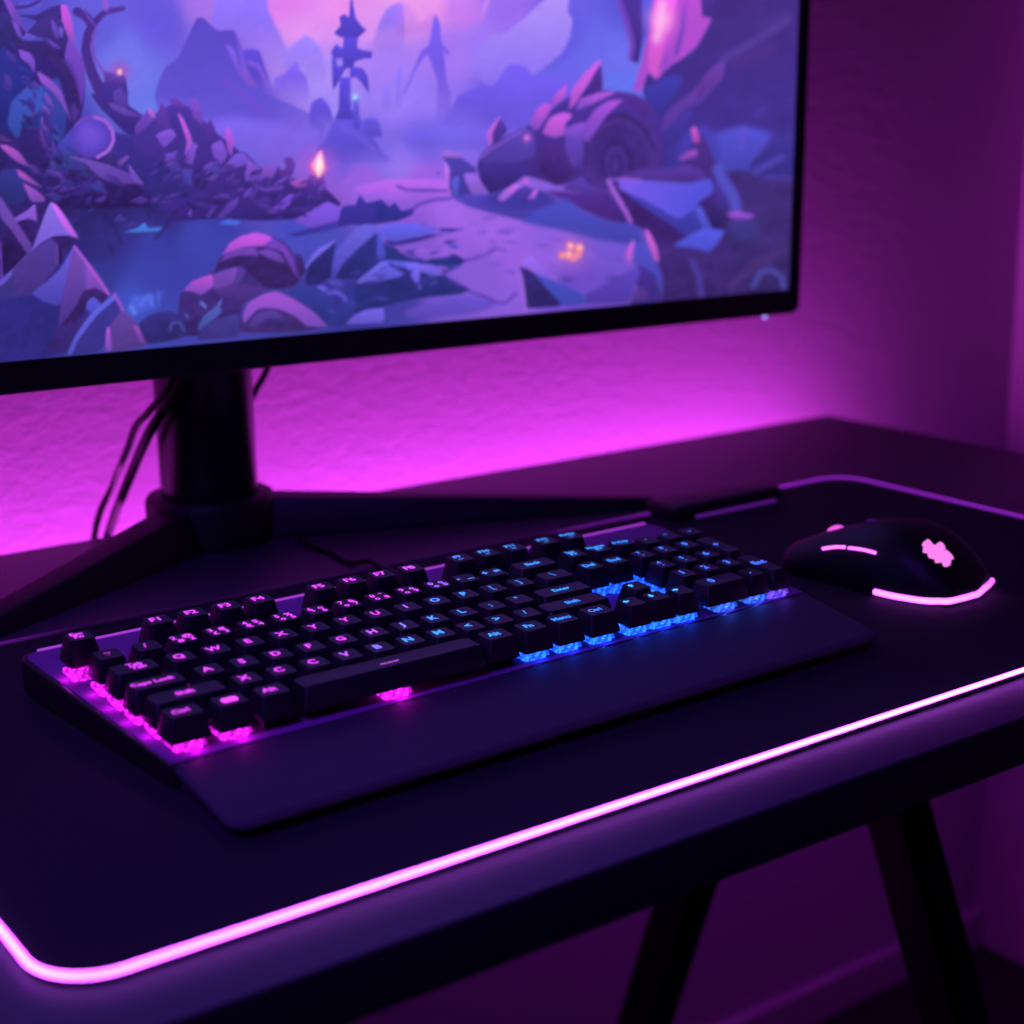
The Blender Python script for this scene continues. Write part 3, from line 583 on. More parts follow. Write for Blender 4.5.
    ell('E', 1120, 775, 220, 200, (76,48,138), 1.5); ell('E', 1120, 800, 150, 160, (66,42,126), 2.5); stroke('E', [(950,850),(960,700),(1040,610),(1150,590),(1250,660),(1300,760)], 16, (56,36,112), 2); ell('E', 1110, 830, 85, 115, (56,36,112), 1.5); ell('E', 1108, 838, 62, 92, (74,46,136), 1.5); ell('E', 1106, 845, 36, 62, (58,38,116), 1.5); ell('E', 1105, 850, 18, 36, (76,50,142), 1.2)
    p('E', [(1030,470),(1200,480),(1290,560),(1250,600),(1130,510)], (80,46,140), 2)
    p('E', [(850,700),(930,690),(940,800),(890,860),(850,780)], (92,64,176), 2)
    for q, c_ in (([(665,640),(700,560),(740,530),(780,540),(740,620),(700,670)], (176,80,206)), ([(765,545),(790,490),(855,430),(840,500),(790,540)], (186,86,212)), ([(900,560),(930,500),(1000,475),(1110,468),(1010,520),(920,560)], (172,80,206)),
                  ([(730,680),(770,600),(840,575),(882,590),(850,630),(840,690),(790,705)], (188,86,214)), ([(845,660),(900,635),(950,628),(925,700),(850,705)], (160,75,202)), ([(930,705),(950,630),(1000,560),(1060,520),(1140,510),(1060,590),(1010,660),(960,728)], (164,74,198)),
                  ([(865,560),(880,460),(940,380),(1022,305),(1020,350),(960,430),(900,530)], (196,90,222))): p('E', q, c_, 1)
    p('E', [(960,440),(1027,330),(1035,460),(930,500)], (76,46,142), 1); p('E', [(450,740),(445,680),(500,605),(516,600),(480,670),(465,745)], (192,96,216), 1); p('E', [(475,680),(512,608),(550,670),(480,742)], (76,52,154), 1); p('E', [(398,810),(440,770),(560,700),(642,655),(600,690),(480,760),(410,820)], (154,82,198), 1); halo('E', 650, 705, 26, (180,80,195), .6); ell('E', 650, 705, 14, 15, (222,110,205), 1)
    p('H', [(240,310),(420,325),(560,320),(620,400),(680,480),(560,470),(420,410)], (82,42,132), 2); p('H', [(320,300),(415,238),(460,280),(570,318),(450,330)], (108,56,158), 1.2); p('H', [(120,470),(200,400),(330,350),(430,420),(560,465),(700,490),(730,590),(500,560),(300,510)], (72,72,184), 3); p('H', [(640,222),(720,205),(880,198),(960,178),(1040,210),(1040,260),(620,250)], (86,54,154), 1.2)
    ell('E', 620, 1020, 175, 55, (66,56,160), 2); p('E', [(500,1015),(540,970),(590,940),(617,950),(580,990),(530,1030)], (182,100,226), 1); ell('E', 645, 928, 18, 18, (190,96,222), 1); p('E', [(655,1015),(690,970),(707,975),(690,1015)], (188,96,226), 1); p('E', [(600,1000),(640,950),(670,970),(640,1040)], (74,56,158), 1)
    # shards
    p('I', [(580,185),(740,175),(830,220),(1100,260),(1100,900),(600,900),(590,600),(620,440),(690,350)], (60,43,114), 1.5); p('I', [(740,165),(760,110),(860,30),(960,-30),(1100,-30),(1100,200),(800,195)], (60,50,142), 2); stroke('I', [(770,178),(860,130),(920,100)], 34, (82,68,178), 2.5); stroke('I', [(560,170),(590,240),(640,310),(660,385)], 70, (84,82,200), 2.5, .9, .9); p('I', [(520,240),(560,250),(620,380),(560,380)], (70,50,150), 1.5)
    p('I', [(610,420),(660,405),(762,425),(750,447),(650,452)], (168,76,198), 1.2); p('I', [(620,460),(780,460),(800,560),(720,600),(620,560)], (58,54,128), 6, alpha=.7)
    p('H', [(575,285),(720,350),(880,440),(960,545),(900,580),(1000,620),(1024,960),(860,960),(800,700),(740,520),(670,470)], (58,33,106), 1)
    p('I', [(200,600),(330,600),(480,640),(600,560),(640,640),(600,900),(220,900),(240,760)], (62,40,114), 3); stroke('I', [(410,690),(450,780),(460,880)], 34, (76,64,168), 2.5, .8); stroke('I', [(640,830),(800,700),(940,620)], 44, (84,50,124), 5, .7)
    p('I', [(0,275),(150,345),(310,440),(345,450),(420,400),(475,495),(370,545),(300,490),(150,390)], (66,60,172), 1)
    p('I', [(0,220),(60,225),(200,235),(400,242),(515,220),(527,300),(450,350),(430,392),(380,420),(350,445),(310,440),(150,345),(0,278)], (124,90,236), 1, (84,82,218), ax=[(0,220),(400,400)]); p('I', [(450,360),(500,322),(560,380),(600,440),(592,512),(520,492),(470,420)], (56,38,114), 1); p('I', [(430,390),(462,380),(522,502),(480,512),(440,430)], (82,84,208), 1); p('I', [(310,595),(400,540),(480,503),(592,520),(545,600),(500,640),(440,620),(330,606)], (80,84,216), 1)
    stroke('H', [(555,262),(600,340),(640,410),(668,465)], 22, (178,92,208), 1); stroke('H', [(560,256),(640,252),(720,258)], 14, (176,100,230), 1.5, .8)
    p('I', [(80,580),(160,600),(240,760),(240,900),(200,780),(100,700),(75,700)], (76,72,184), 1.2); p('I', [(140,510),(165,520),(210,610),(224,692),(195,680),(165,600)], (198,92,208), 1); p('I', [(75,568),(80,590),(65,707),(25,695),(40,620)], (188,92,216), 1); p('I', [(100,705),(200,770),(220,920),(60,930),(110,760)], (66,46,140), 1.2); p('I', [(85,820),(97,850),(70,912),(45,908)], (192,86,188), 1); p('I', [(95,830),(160,870),(150,905),(70,912)], (92,54,140), 1.5)
    stroke('I', [(760,830),(800,755),(860,742),(920,780),(930,840)], 26, (78,76,168), 2.2)
    # slab, flowers, fin
    p('H', [(440,840),(520,800),(700,705),(712,740),(690,800),(660,880),(450,890)], (86,62,178), 1.5); ell('H', 345, 765, 34, 14, (84,64,174), 1.5); ell('H', 590, 762, 46, 16, (84,64,170), 1.5); stroke('H', [(480,620),(560,660),(640,670)], 16, (112,76,192), 2, .7)
    p('H', [(90,690),(150,630),(220,720),(320,790),(180,735)], (144,98,226), 1.5); p('H', [(95,700),(190,738),(300,780),(420,840),(440,890),(310,900),(240,810)], (70,76,190), 1.5); p('H', [(95,700),(160,722),(240,810),(310,900),(120,910),(120,800)], (48,37,106), 1); stroke('H', [(150,630),(90,690),(110,770),(128,920)], 22, (152,96,220), 1)
    halo('H', 370, 630, 75, (220,110,180), .55)
    for x_, y_, r_ in ((360,592,20),(405,605,24),(355,640,24),(400,640,18),(318,642,18),(378,660,14)): ell('H', x_, y_, r_, r_, (246,138,158), 1.2)
    for x_, y_ in ((362,594),(408,602),(352,638)): ell('H', x_, y_, 9, 9, (255,205,195), 1)
    # brush grain: uneven paint at three sizes
    rg = np.random.RandomState(5)
    def vn(sx, sy, ang):
        L = rg.rand(96, 96); c, s = math.cos(ang), math.sin(ang)
        u = (px * c + py * s) / sx; v = (-px * s + py * c) / sy
        iu = np.floor(u).astype(int); iv = np.floor(v).astype(int); fu = u - iu; fv = v - iv
        fu = fu * fu * (3 - 2 * fu); fv = fv * fv * (3 - 2 * fv)
        g = lambda a, b: L[a % 96, b % 96]
        return (g(iu, iv) * (1 - fu) + g(iu + 1, iv) * fu) * (1 - fv) + (g(iu, iv + 1) * (1 - fu) + g(iu + 1, iv + 1) * fu) * fv - 0.5
    m = 1 + 0.20 * vn(26, 17, .3) + 0.20 * vn(11, 5, -.5) + 0.16 * vn(4.5, 2.6, .7)
    dark = np.clip((np.where(py > 90, 1.0, .6)) * (150 - A[:, 2]) / 60.0, 0, 1)
    m = 1 + (m - 1) * (0.12 + 0.85 * dark)
    A *= m[:, None]
    ss = lambda e0, e1, v: (lambda t: t * t * (3 - 2 * t))(np.clip((v - e0) / (e1 - e0), 0, 1))
    wp = ss(.52, .72, A[:, 0] / (A[:, 2] + 1)) * ss(192, 150, A[:, 0]) * ss(.64, .52, A[:, 1] / (A[:, 0] + 1))
    A[:, 0] *= 1 - .21 * wp; A[:, 1] *= 1 + .04 * wp; A[:, 2] *= 1 + .05 * wp
    A = np.clip(A, 0, 255) / 255.0
    # picture colours turned from sRGB to linear
    return np.where(A <= 0.04045, A / 12.92, ((A + 0.055) / 1.055) ** 2.4)


scr = bmesh.new()
NXs = np.concatenate([np.linspace(SX0, 0.02, 120, endpoint=False), np.linspace(0.02, SX1, 640)])
NZs = np.concatenate([np.linspace(SZ0, 0.39, 250, endpoint=False), np.linspace(0.39, SZ1, 50)])
nx, nz = len(NXs), len(NZs)
GX, GZ = np.meshgrid(NXs, NZs)                             # rows go up the screen
RXg = GX - SL * (GZ - 0.25); RZg = GZ + SL * (GX - 0.4)
pts = np.stack([RXg.ravel(), np.full(GX.size, PYF + 0.002), RZg.ravel()], 1)
d_ = pts - CP
den = d_ @ _f
SPX = FPX * (d_ @ RT) / den + 512; SPY = 512 - FPX * (d_ @ UP) / den
cols = paint(SPX, SPY)
verts = pts - np.array([mx_, my_, mz_])
idx = np.arange(nx * nz).reshape(nz, nx)
faces = np.stack([idx[:-1, :-1].ravel(), idx[:-1, 1:].ravel(), idx[1:, 1:].ravel(), idx[1:, :-1].ravel()], 1)
me = bpy.data.meshes.new('screen')
me.vertices.add(len(verts)); me.vertices.foreach_set('co', verts.ravel())
me.loops.add(faces.size); me.loops.foreach_set('vertex_index', faces.ravel())
me.polygons.add(len(faces)); me.polygons.foreach_set('loop_start', np.arange(len(faces)) * 4)
me.update(calc_edges=True); me.validate()
at = me.color_attributes.new('picture', 'FLOAT_COLOR', 'POINT')
at.data.foreach_set('color', np.concatenate([cols, np.ones((len(cols), 1))], 1).astype(np.float32).ravel())
m, n, l = nodes('lit_screen')
b = n['Principled BSDF']; b.inputs['Base Color'].default_value = (0.004, 0.004, 0.006, 1); b.inputs['Roughness'].default_value = 0.45
ac = n.new('ShaderNodeAttribute'); ac.attribute_name = 'picture'
l.new(ac.outputs['Color'], b.inputs['Emission Color']); b.inputs['Emission Strength'].default_value = 1.0
m.cycles.emission_sampling = 'NONE'
me.materials.append(m)
so = bpy.data.objects.new('screen', me); C.objects.link(so); so.parent = mon
so['label'] = 'lit screen with a violet and blue painted fantasy valley'

# stand
cz = 0.0
hub = [(0.0440, 0.0), (0.0475, 0.002), (0.0475, 0.030), (0.0460, 0.0335), (0.0430, 0.035), (0.036, 0.035)]
obj('stand_hub', lathe_bm(hub, 0, 0, 56), M_stand, mon, 40)
obj('stand_column', lathe_bm([(0.0352, 0.0352), (0.0357, 0.037), (0.0357, 0.30), (0.034, 0.302)], 0, 0, 56), M_gloss, mon, 40)
obj('mount_plate', box_bm(-0.05, 0.05, -0.0415, -0.0345, 0.20, 0.30, 0.002), M_stand, mon, 40)
def stand_leg(end, w0, w1, h0, h1, r0=0.036):
    d = Vector((end[0], end[1])); ln = d.length; d.normalize(); s = Vector((-d.y, d.x))
    a = d * r0; e = d * ln
    bot = [a - s * w0 / 2, e - s * w1 / 2, e + s * w1 / 2, a + s * w0 / 2]
    k = 0.62
    top = [a - s * w0 * k / 2, e - s * w1 * k / 2, e + s * w1 * k / 2, a + s * w0 * k / 2]
    b_ = [(v.x, v.y, 0.0005) for v in bot]
    t_ = [(v.x, v.y, h) for v, h in zip(top, (h0, h1, h1, h0))]
    return hexa(b_, t_, 0.002, 2)
obj('stand_leg', stand_leg((0.528 - mx_, 0.270 - my_), 0.042, 0.024, 0.031, 0.009), M_stand, mon, 40)
obj('stand_leg', stand_leg((-0.020 - mx_, 0.268 - my_), 0.044, 0.028, 0.031, 0.009), M_stand, mon, 40)
pl = bmesh.new(); bmesh.ops.create_uvsphere(pl, u_segments=16, v_segments=10, radius=0.0022)
for v in pl.verts: v.co = Vector(roll(*(Vector((0.7135, PYF + 0.004, PZ0 - 0.0006)) + v.co)))
obj('power_light', pl, glow('power_light_glow', (150, 150, 255), 1.6, False), mon, 180)

# monitor cables hanging down behind the desk edge
def cable(name, pts, r, label, cat, group=None):
    P = spline([Vector((p[0], p[1], p[2] + Z0)) for p in pts], 8)
    o = P[-1].copy()
    return tag(obj(name, tube_bm([p - o for p in P], r, 8), M_cable, None, 180, loc=o), label, cat, group)
cable('display_cable', [(0.1790, 0.3690, 0.150), (0.1742, 0.3715, 0.0957), (0.166, 0.398, 0.0673), (0.1635, 0.42, 0.0528), (0.163, 0.44, 0.0315), (0.1588, 0.462, 0.0025), (0.145, 0.472, -0.0368), (0.14, 0.478, -0.12), (0.139, 0.479, -0.5), (0.135, 0.476, -0.7822)], 0.0027,
      'slimmer black cable hanging left of the monitor column, further from the column', 'cable')
cable('power_cable', [(0.1895, 0.3695, 0.150), (0.1835, 0.3715, 0.0937), (0.167, 0.395, 0.0574), (0.1662, 0.435, 0.0207), (0.1570, 0.465, -0.028), (0.153, 0.470, -0.05), (0.150, 0.474, -0.12), (0.148, 0.476, -0.5), (0.147, 0.474, -0.7811)], 0.0038,
      'thicker black cable hanging left of the monitor column, nearer the column', 'cable')
cable('signal_cable', [(0.315, 0.472, 0.16), (0.298, 0.468, 0.0847), (0.2816, 0.466, 0.0578), (0.255, 0.466, 0.015), (0.235, 0.470, -0.036), (0.23, 0.474, -0.12), (0.226, 0.477, -0.5), (0.225, 0.475, -0.7819)], 0.003,
      'short stretch of black cable showing right of the monitor column', 'cable')
zc = -0.035 + 0.0022
cable('keyboard_cable', [(0.285, 0.43, zc), (0.268, 0.385, zc), (0.2545, 0.345, zc), (0.2555, 0.305, zc), (0.254, 0.274, zc), (0.2565, 0.252, zc + 0.0055), (0.257, 0.235, zc + 0.0046), (0.257, 0.20, zc + 0.005), (0.257, 0.1665, zc + 0.011)], 0.002,
      'thin black cable running from the keyboard back under the monitor stand', 'cable')

# ------------------------------------------------------------------ keyboard
KZ = PAD + 0.0005
kb = empty('keyboard', (0.2, 0.07, KZ))
tag(kb, 'black mechanical keyboard with keys backlit from magenta to blue and a wrist rest', 'keyboard')
kx, ky, kz = 0.2, 0.07, -0.0305
def kl(p): return (p[0] - kx, p[1] - ky, p[2] - kz)
def klbm(bm):
    for v in bm.verts: v.co = Vector(kl(v.co))
    return bm
plate_z = lambda x, y: -0.0180 + y * TILT
co = round_poly([(-0.0035, -0.0122), (0.4180, -0.0022), (0.4340, 0.164), (-0.0175, 0.1595)], [0.002, 0.002, 0.012, 0.010], 6)
obj('case', klbm(slab(co, lambda x, y: plate_z(x, y) - 0.0006, lambda x, y: -0.0305, 0.0018, 3, inset=0.004)), M_case, kb, 40)
po = round_poly([(-0.0018, -0.0108), (0.4165, -0.0008), (0.4318, 0.160), (-0.0145, 0.1560)], [0.001, 0.001, 0.010, 0.008], 6)
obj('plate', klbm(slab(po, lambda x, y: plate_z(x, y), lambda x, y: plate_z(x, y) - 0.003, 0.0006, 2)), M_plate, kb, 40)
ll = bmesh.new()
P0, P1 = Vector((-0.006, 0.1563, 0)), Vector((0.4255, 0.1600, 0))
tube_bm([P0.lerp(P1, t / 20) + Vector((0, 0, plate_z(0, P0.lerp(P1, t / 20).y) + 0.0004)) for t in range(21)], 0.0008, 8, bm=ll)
obj('rim_reflection', klbm(ll), glow('rim_reflection_glow', (176, 62, 222), 0.85, False), kb, 180)  # the lit wall's reflection on the rear rim, put in as a glowing line
wo = round_poly([(-0.0062, -0.0825), (0.4010, -0.0765), (0.4210, 0.0024), (-0.0010, -0.0078)], [0.010, 0.012, 0.002, 0.002], 8)
wz = lambda x, y: -0.0192 + 0.025 * y
wr = slab(wo, wz, lambda x, y: -0.0305, 0.0030, 5, inset=0.010, under=True)
obj('wrist_rest', klbm(wr), M_rest, kb, 30)
# edge strip under the wrist rest
# ---- key caps
def cap_bm(w, d=0.92, hgt=0.0115, stem=True):
    W, D = w * U - 0.0016, d * U
    tw, td = W - 0.0042, D - 0.0048
    bm = bmesh.new()
    b = [(-W / 2, -D / 2), (W / 2, -D / 2), (W / 2, D / 2), (-W / 2, D / 2)]
    t = [(-tw / 2, -td / 2 + 0.0006), (tw / 2, -td / 2 + 0.0006), (tw / 2, td / 2 + 0.0006), (-tw / 2, td / 2 + 0.0006)]
    B = round_poly(b, 0.0012, 3); T = round_poly(t, 0.0022, 3)
    T2 = round_poly([(x * 0.955, y * 0.955) for x, y in t], 0.0018, 3)
    T3 = [(x * 0.45, y * 0.45 + 0.0003) for x, y in T2]
    lev = [(B, 0.0), (B, 0.0008)]
    rings = [[bm.verts.new((x, y, z)) for x, y in ring] for ring, z in lev]
    rings.append([bm.verts.new((x, y, hgt - 0.0005)) for x, y in T])
    rings.append([bm.verts.new((x, y, hgt)) for x, y in T2])
    rings.append([bm.verts.new((x, y, hgt - 0.0004)) for x, y in T3])
    k = len(B)
    for r0, r1 in zip(rings, rings[1:]):
        for i in range(k):
            bm.faces.new((r0[i], r0[(i + 1) % k], r1[(i + 1) % k], r1[i]))
    bm.faces.new(rings[-1]); bm.faces.new(list(reversed(rings[0])))
    return bm

def mixc(a, b, t): return tuple(a[i] + (b[i] - a[i]) * t for i in range(3))
def key_colour(u, y):
    s = u - 1.35 * y
    st = [(3.3, (222, 56, 236)), (4.5, (180, 84, 250)), (5.2, (128, 112, 255)), (5.9, (58, 140, 255)), (11, (40, 140, 252)), (14.5, (44, 118, 255)), (19.0, (66, 110, 255))]
    if s <= st[0][0]: return st[0][1]
    for (a, ca), (b, cb) in zip(st, st[1:]):
        if s <= b: return mixc(ca, cb, (s - a) / (b - a))
    return st[-1][1]
_lm = {}
def legend_mat(c, k=1.0):
    key = (round(c[0] / 12), round(c[1] / 12), round(c[2] / 12), round(k * 4))
    if key not in _lm:
        _lm[key] = glow('legend_glow', (key[0] * 12, key[1] * 12, min(255, key[2] * 12)), k, False)
    return _lm[key]

def text_bm(txt, size):
    cu = bpy.data.curves.new('legend', 'FONT'); cu.body = txt; cu.size = size; cu.align_x = 'CENTER'; cu.align_y = 'CENTER'
    cu.space_line = 0.8; cu.resolution_u = 2; cu.offset = size * 0.034
    o = bpy.data.objects.new('legend', cu); C.objects.link(o)
    dg = bpy.context.evaluated_depsgraph_get(); dg.update()
    me = o.evaluated_get(dg).to_mesh()
    bm = bmesh.new(); bm.from_mesh(me)
    o.evaluated_get(dg).to_mesh_clear()
    bpy.data.objects.remove(o); bpy.data.curves.remove(cu)
    return bm
def bar_bm(w, h, r=None):
    bm = bmesh.new()
    bm.faces.new([bm.verts.new((x, y, 0)) for x, y in round_poly([(-w / 2, -h / 2), (w / 2, -h / 2), (w / 2, h / 2), (-w / 2, h / 2)], r if r is not None else h * 0.45, 4)])
    return bm
def arrow_bm(a, s=0.0045):
    bm = bmesh.new()
    c, n = math.cos(a), math.sin(a)
    P = [(0.5, 0), (0, 0.45), (0, 0.17), (-0.45, 0.17), (-0.45, -0.17), (0, -0.17), (0, -0.45)]
    bm.faces.new([bm.verts.new(((x * c - y * n) * s, (x * n + y * c) * s, 0)) for x, y in P]); return bm

# rows: (legend, x centre in key units, width) ; every row has its own depth and lift
ROWS = [
 (0.10, 0.0, 'modifier_key', [('Ctrl', .55, 1.22), ('#', 1.80, 1.12), ('Alt', 2.96, 1.12), ('_', 6.47, 5.75), ('Alt', 9.97, 1.15), ('Fn', 11.17, 1.1), ('Menu', 12.33, 1.08), ('Ctrl', 13.57, 1.2)]),
 (1.12, 0.0, 'keycap', [('Shift', 1.12, 2.25)] + [(c, 2.78 + i * .995, 1) for i, c in enumerate('XCCVBNM<>/')] + [('Shift', 13.45, 2.5)]),
 (2.18, 0.0, 'keycap', [('CapsLock', .76, 1.72)] + [(c, 2.23 + i * 1.0, 1) for i, c in enumerate('ASDFGHJKL;"')] + [('Enter', 13.83, 2.1)]),
 (3.28, .001, 'keycap', [('Tab', .62, 1.5)] + [(c, 1.93 + i * 1.012, 1) for i, c in enumerate('QWEXYYUIOP[]')] + [('\\', 14.35, 1.35)]),
 (4.36, .002, 'keycap', [('~\n`', .34, 1)] + [(c, 1.44 + i * 1.032, 1) for i, c in enumerate(['/', '2  @\n #  2', '3  #\n £  3', '4  $\n €  4', '5  %\n o  5', '6  o\n °  6', '7  &\n o  7', '8  *\n o  8', '9  o\n o  9', '0  o\n o  0', '-  _', '+  ='])] + [('Back', 14.36, 1.72)]),
 (5.74, .0045, 'function_key', [('Esc\nFn', .08, 1.0)] + [('F%d' % (i + 1), 2.35 + i * 1.05, 1) for i in range(4)] + [('F%d' % (i + 5), 7.50 + i * 1.055, 1) for i in range(4)]
   + [('F9\n--', 12.5, 1), ('F10\n--', 13.53, 1), ('F11\n--', 14.56, 1), ('F12\n--', 15.85, 1), ('PrtSc\n--', 16.88, .96)]),
]
KEYS = []   # (kind, u, y, w, d, lift, legend)
for y, lift, kind, row in ROWS:
    for t, u, w in row:
        k = kind
        if t in ('Shift', 'CapsLock', 'Enter', 'Tab', 'Back', 'Ctrl', 'Alt', 'Fn', 'Menu', '#'): k = 'modifier_key'
        if t == '_': k = 'space_bar'
        KEYS.append((k, u, y + (.09 if y < .5 and u > 9 else 0), w, 0.93, lift, t))
for t, u, y in (('Ins\nPg', 16.05, 4.5), ('Home\nPg', 17.08, 4.5)): KEYS.append(('navigation_key', u, y, .97, .93, .002, t))
KEYS.append(('navigation_key', 18.12, 4.6, .97, .93, .002, 'PgUp'))
for t, u in (('Del', 15.86, ), ('End', 16.87)): KEYS.append(('navigation_key', u, 3.38, .96, .93, .001, t))
for t, u, y, a in (('up', 15.93, 1.22, 90), ('left', 14.90, .19, 180), ('down', 15.86, .19, 270), ('right', 16.83, .19, 0)): KEYS.append(('arrow_key', u, y, .96, .93, 0, ('a', math.radians(a))))
for j, (y, lift, ts) in enumerate(((3.38, .001, '789'), (2.38, 0, '456'), (1.36, 0, '123'))):
    for i, t in enumerate(ts): KEYS.append(('number_pad_key', 18.0 + i * .96, y, .94, .93, lift, t + ('\n-' if j < 2 and i < 2 else '')))
for i, t in enumerate('·*-'): KEYS.append(('number_pad_key', 19.1 + i * .95, 4.42, .93, .93, .001, t))
KEYS.append(('number_pad_key', 18.50, .27, 1.85, .93, 0, '0'))
KEYS.append(('number_pad_key', 19.85, .27, .90, .93, 0, '.'))
KEYS.append(('number_pad_key', 20.82, 2.86, .86, 1.95, .0005, '+'))
KEYS.append(('number_pad_key', 20.74, .78, .84, 1.95, 0, 'Ent'))

ROT = Matrix.Rotation(math.radians(3), 4, 'X')
_capmesh = {}
M_sw = {}
def switch_mat(c, k):
    key = (tuple(round(v / 20) for v in c), k)
    if key not in M_sw:
        M_sw[key] = glow('switch_glow', c, k, True, 0.72, 330)
    return M_sw[key]
def switch_bm():
    bm = bmesh.new()
    box_bm(-.0070, .0070, -.0064, .0064, .0001, .0022, .0005, 1, bm)
    merge(bm, hexa([(-.0064, -.0064, .0022), (.0064, -.0064, .0022), (.0064, .0064, .0022), (-.0064, .0064, .0022)],
                   [(-.0052, -.0050, .0052), (.0052, -.0050, .0052), (.0052, .0050, .0052), (-.0052, .0050, .0052)], .0004, 1))
    for sx in (-1, 1):
        for sy in (-1, 1):
            merge(bm, hexa([(sx * .0071 - .0014, sy * .0060 - .0013, .0018), (sx * .0071 + .0014, sy * .0060 - .0013, .0018), (sx * .0071 + .0014, sy * .0060 + .0013, .0018), (sx * .0071 - .0014, sy * .0060 + .0013, .0018)],
                           [(sx * .0068 - .0010, sy * .0060 - .0008, .0046), (sx * .0068 + .0010, sy * .0060 - .0008, .0046), (sx * .0068 + .0010, sy * .0060 + .0008, .0046), (sx * .0068 - .0010, sy * .0060 + .0008, .0046)], .0003, 1))
    box_bm(-.0022, .0022, -.0022, .0022, .0050, .0068, 0, 1, bm)
    return bm
_sb = switch_bm(); bmesh.ops.recalc_face_normals(_sb, faces=_sb.faces[:])
_swme = []
for _k in range(1):
    me_ = bpy.data.meshes.new('key_switch'); _sb.to_mesh(me_); _swme.append(me_)
_sb.free()
M_dark_sw = mat('unlit_switch_plastic', (30, 26, 36), 0.4, noise=0.1)

n_sw = 0
for kind, u, y, w, d, lift, leg in KEYS:
    X, Y = u * U, y * U
    topz = Y * TILT + lift
    hg = 0.0118 + (0.002 if kind in ('function_key',) else 0.0)
    zb = topz - hg
    key = (kind == 'function_key', round(w, 2), round(d, 2))
    if key not in _capmesh:
        bm = cap_bm(w, d, hg); bmesh.ops.recalc_face_normals(bm, faces=bm.faces[:])
        me_ = bpy.data.meshes.new('keycap'); bm.to_mesh(me_); bm.free(); me_.materials.append(M_cap)
        me_.polygons.foreach_set('use_smooth', [True] * len(me_.polygons)); me_.set_sharp_from_angle(angle=math.radians(35))
        _capmesh[key] = me_
    o = bpy.data.objects.new(kind, _capmesh[key]); C.objects.link(o); o.parent = kb
    o.location = kl((X, Y, zb)); o.rotation_euler = (math.radians(3), 0, 0)
    # legend
    c = key_colour(u, y - (0.65 if kind == 'function_key' else 0)); k = 1.0; offx, offy = -.0010, .0012
    if leg == '#': bm = bar_bm(.0082, .0052, .0018); k = 1.35; offx, offy = 0, .0006
    elif leg == '_': bm = bar_bm(.0110, .0008); offx, offy = -.001, -.001; c = (196, 84, 236)
    elif isinstance(leg, tuple): bm = arrow_bm(leg[1]); c = (60, 175, 255); offx, offy = -.003, .002
    elif leg in ('Ctrl', 'Alt', 'Fn', 'Menu', 'Shift', 'Enter', 'Back', 'Del', 'End', 'PgUp'): bm = text_bm(leg, .0060 if len(leg) < 4 else .0054); offx, offy = (-.001, .0008)
    elif leg == 'CapsLock': bm = text_bm('Caps Lock', .0052); offx = -.002
    elif leg == 'Tab': bm = text_bm('Tab\n Tab', .0052); offx = .001
    elif '\n' in leg: bm = text_bm(leg, .0058 if kind == 'keycap' else .0052); offx, offy = (0, 0.0002) if kind == 'keycap' else (-.001, .001)
    elif leg in ('0', '.'): bm = text_bm(leg, .008); offx = -.006 if leg == '0' else -.002
    else: bm = text_bm(leg, .0074)
    if kind == 'keycap' and u < 1 and y > 4: k = .5
    if leg in ('/', ';', '"', '~\n`', '- _', '+ =', '[', ']', '\\') : k = .55
    if kind == 'number_pad_key' and y > 4: k = .6
    for v in bm.verts:
        v.co = Vector((v.co.x + offx, v.co.y + offy, hg + 0.0001))
    lo = obj('legend', bm, legend_mat(c, k * 1.6), o, None, recalc=False)
    lo.data.shade_flat()
    # switch underneath, kept to the keys whose switches can be seen from the side
    inner = 2.5 < u < 13.2 and 0.5 < y < 5 or (18.8 < u < 20.5 and .8 < y < 4)
    if inner: continue
    sc = mixc(c, (60, 70, 255), .3); k = 1.5
    if y < 0.5 and u < 8: sc = (224, 26, 232); k = 2.5
    if y < 0.5 and 8 < u < 18: sc = (24, 78, 255); k = 4.0
    if u < 2.4: sc = (224, 26, 232); k = 2.5
    if kind == 'function_key' and 2 < u < 11: k = .6
    dark = (leg == 'Alt')
    if 13 < u < 15.2 and .5 < y < 5.5: k = .6
    if y > 0.5 and u > 15 and u < 20.5: k = 3.2; sc = (22, 74, 255)
    if u > 20.5 and y < 1.5: sc = (112, 74, 255); k = 1.5
    so_ = bpy.data.objects.new('key_switch', _swme[0] if False else _swme[0].copy()); C.objects.link(so_); so_.parent = kb
    so_.data.materials.append(M_dark_sw if dark else switch_mat(sc, k))
    ysw = Y if d < 1.2 else Y - .5 * U
    xsw = X
    if u < 2.4 and w > 1.3: xsw = X - (w - 1.0) / 2 * U
    if w <= 1.3 and y < .5: ysw += .0012
    so_.location = kl((xsw, ysw, plate_z(xsw, ysw))); so_.rotation_euler = (math.radians(3), 0, 0)
    n_sw += 1
    # the diode of the switch, under the skirt of the cap
    if not dark and ((y < .5) or u < 1.3 or (u > 15 and 2.2 < y < 4 and u < 19) or leg == 'Ent'):
        lc = lin(sc); mx_c = max(lc)
        ld = bpy.data.lights.new('key_diode', 'POINT'); ld.shadow_soft_size = 0.0; ld.color = [v / mx_c for v in lc]
        ld.energy = 0.0042 if y < .5 else 0.0026
        lo_ = bpy.data.objects.new('key_diode', ld); C.objects.link(lo_)
        fx, fy = (xsw - .0095, ysw) if (u < 1.3 and y > .5) else (xsw + .002, ysw - .0084)
        if leg == 'Ent': fy = Y - U - .001
        lo_.location = (fx, fy, plate_z(fx, fy) + .0036 + Z0)
print('switches', n_sw, 'keys', len(KEYS))

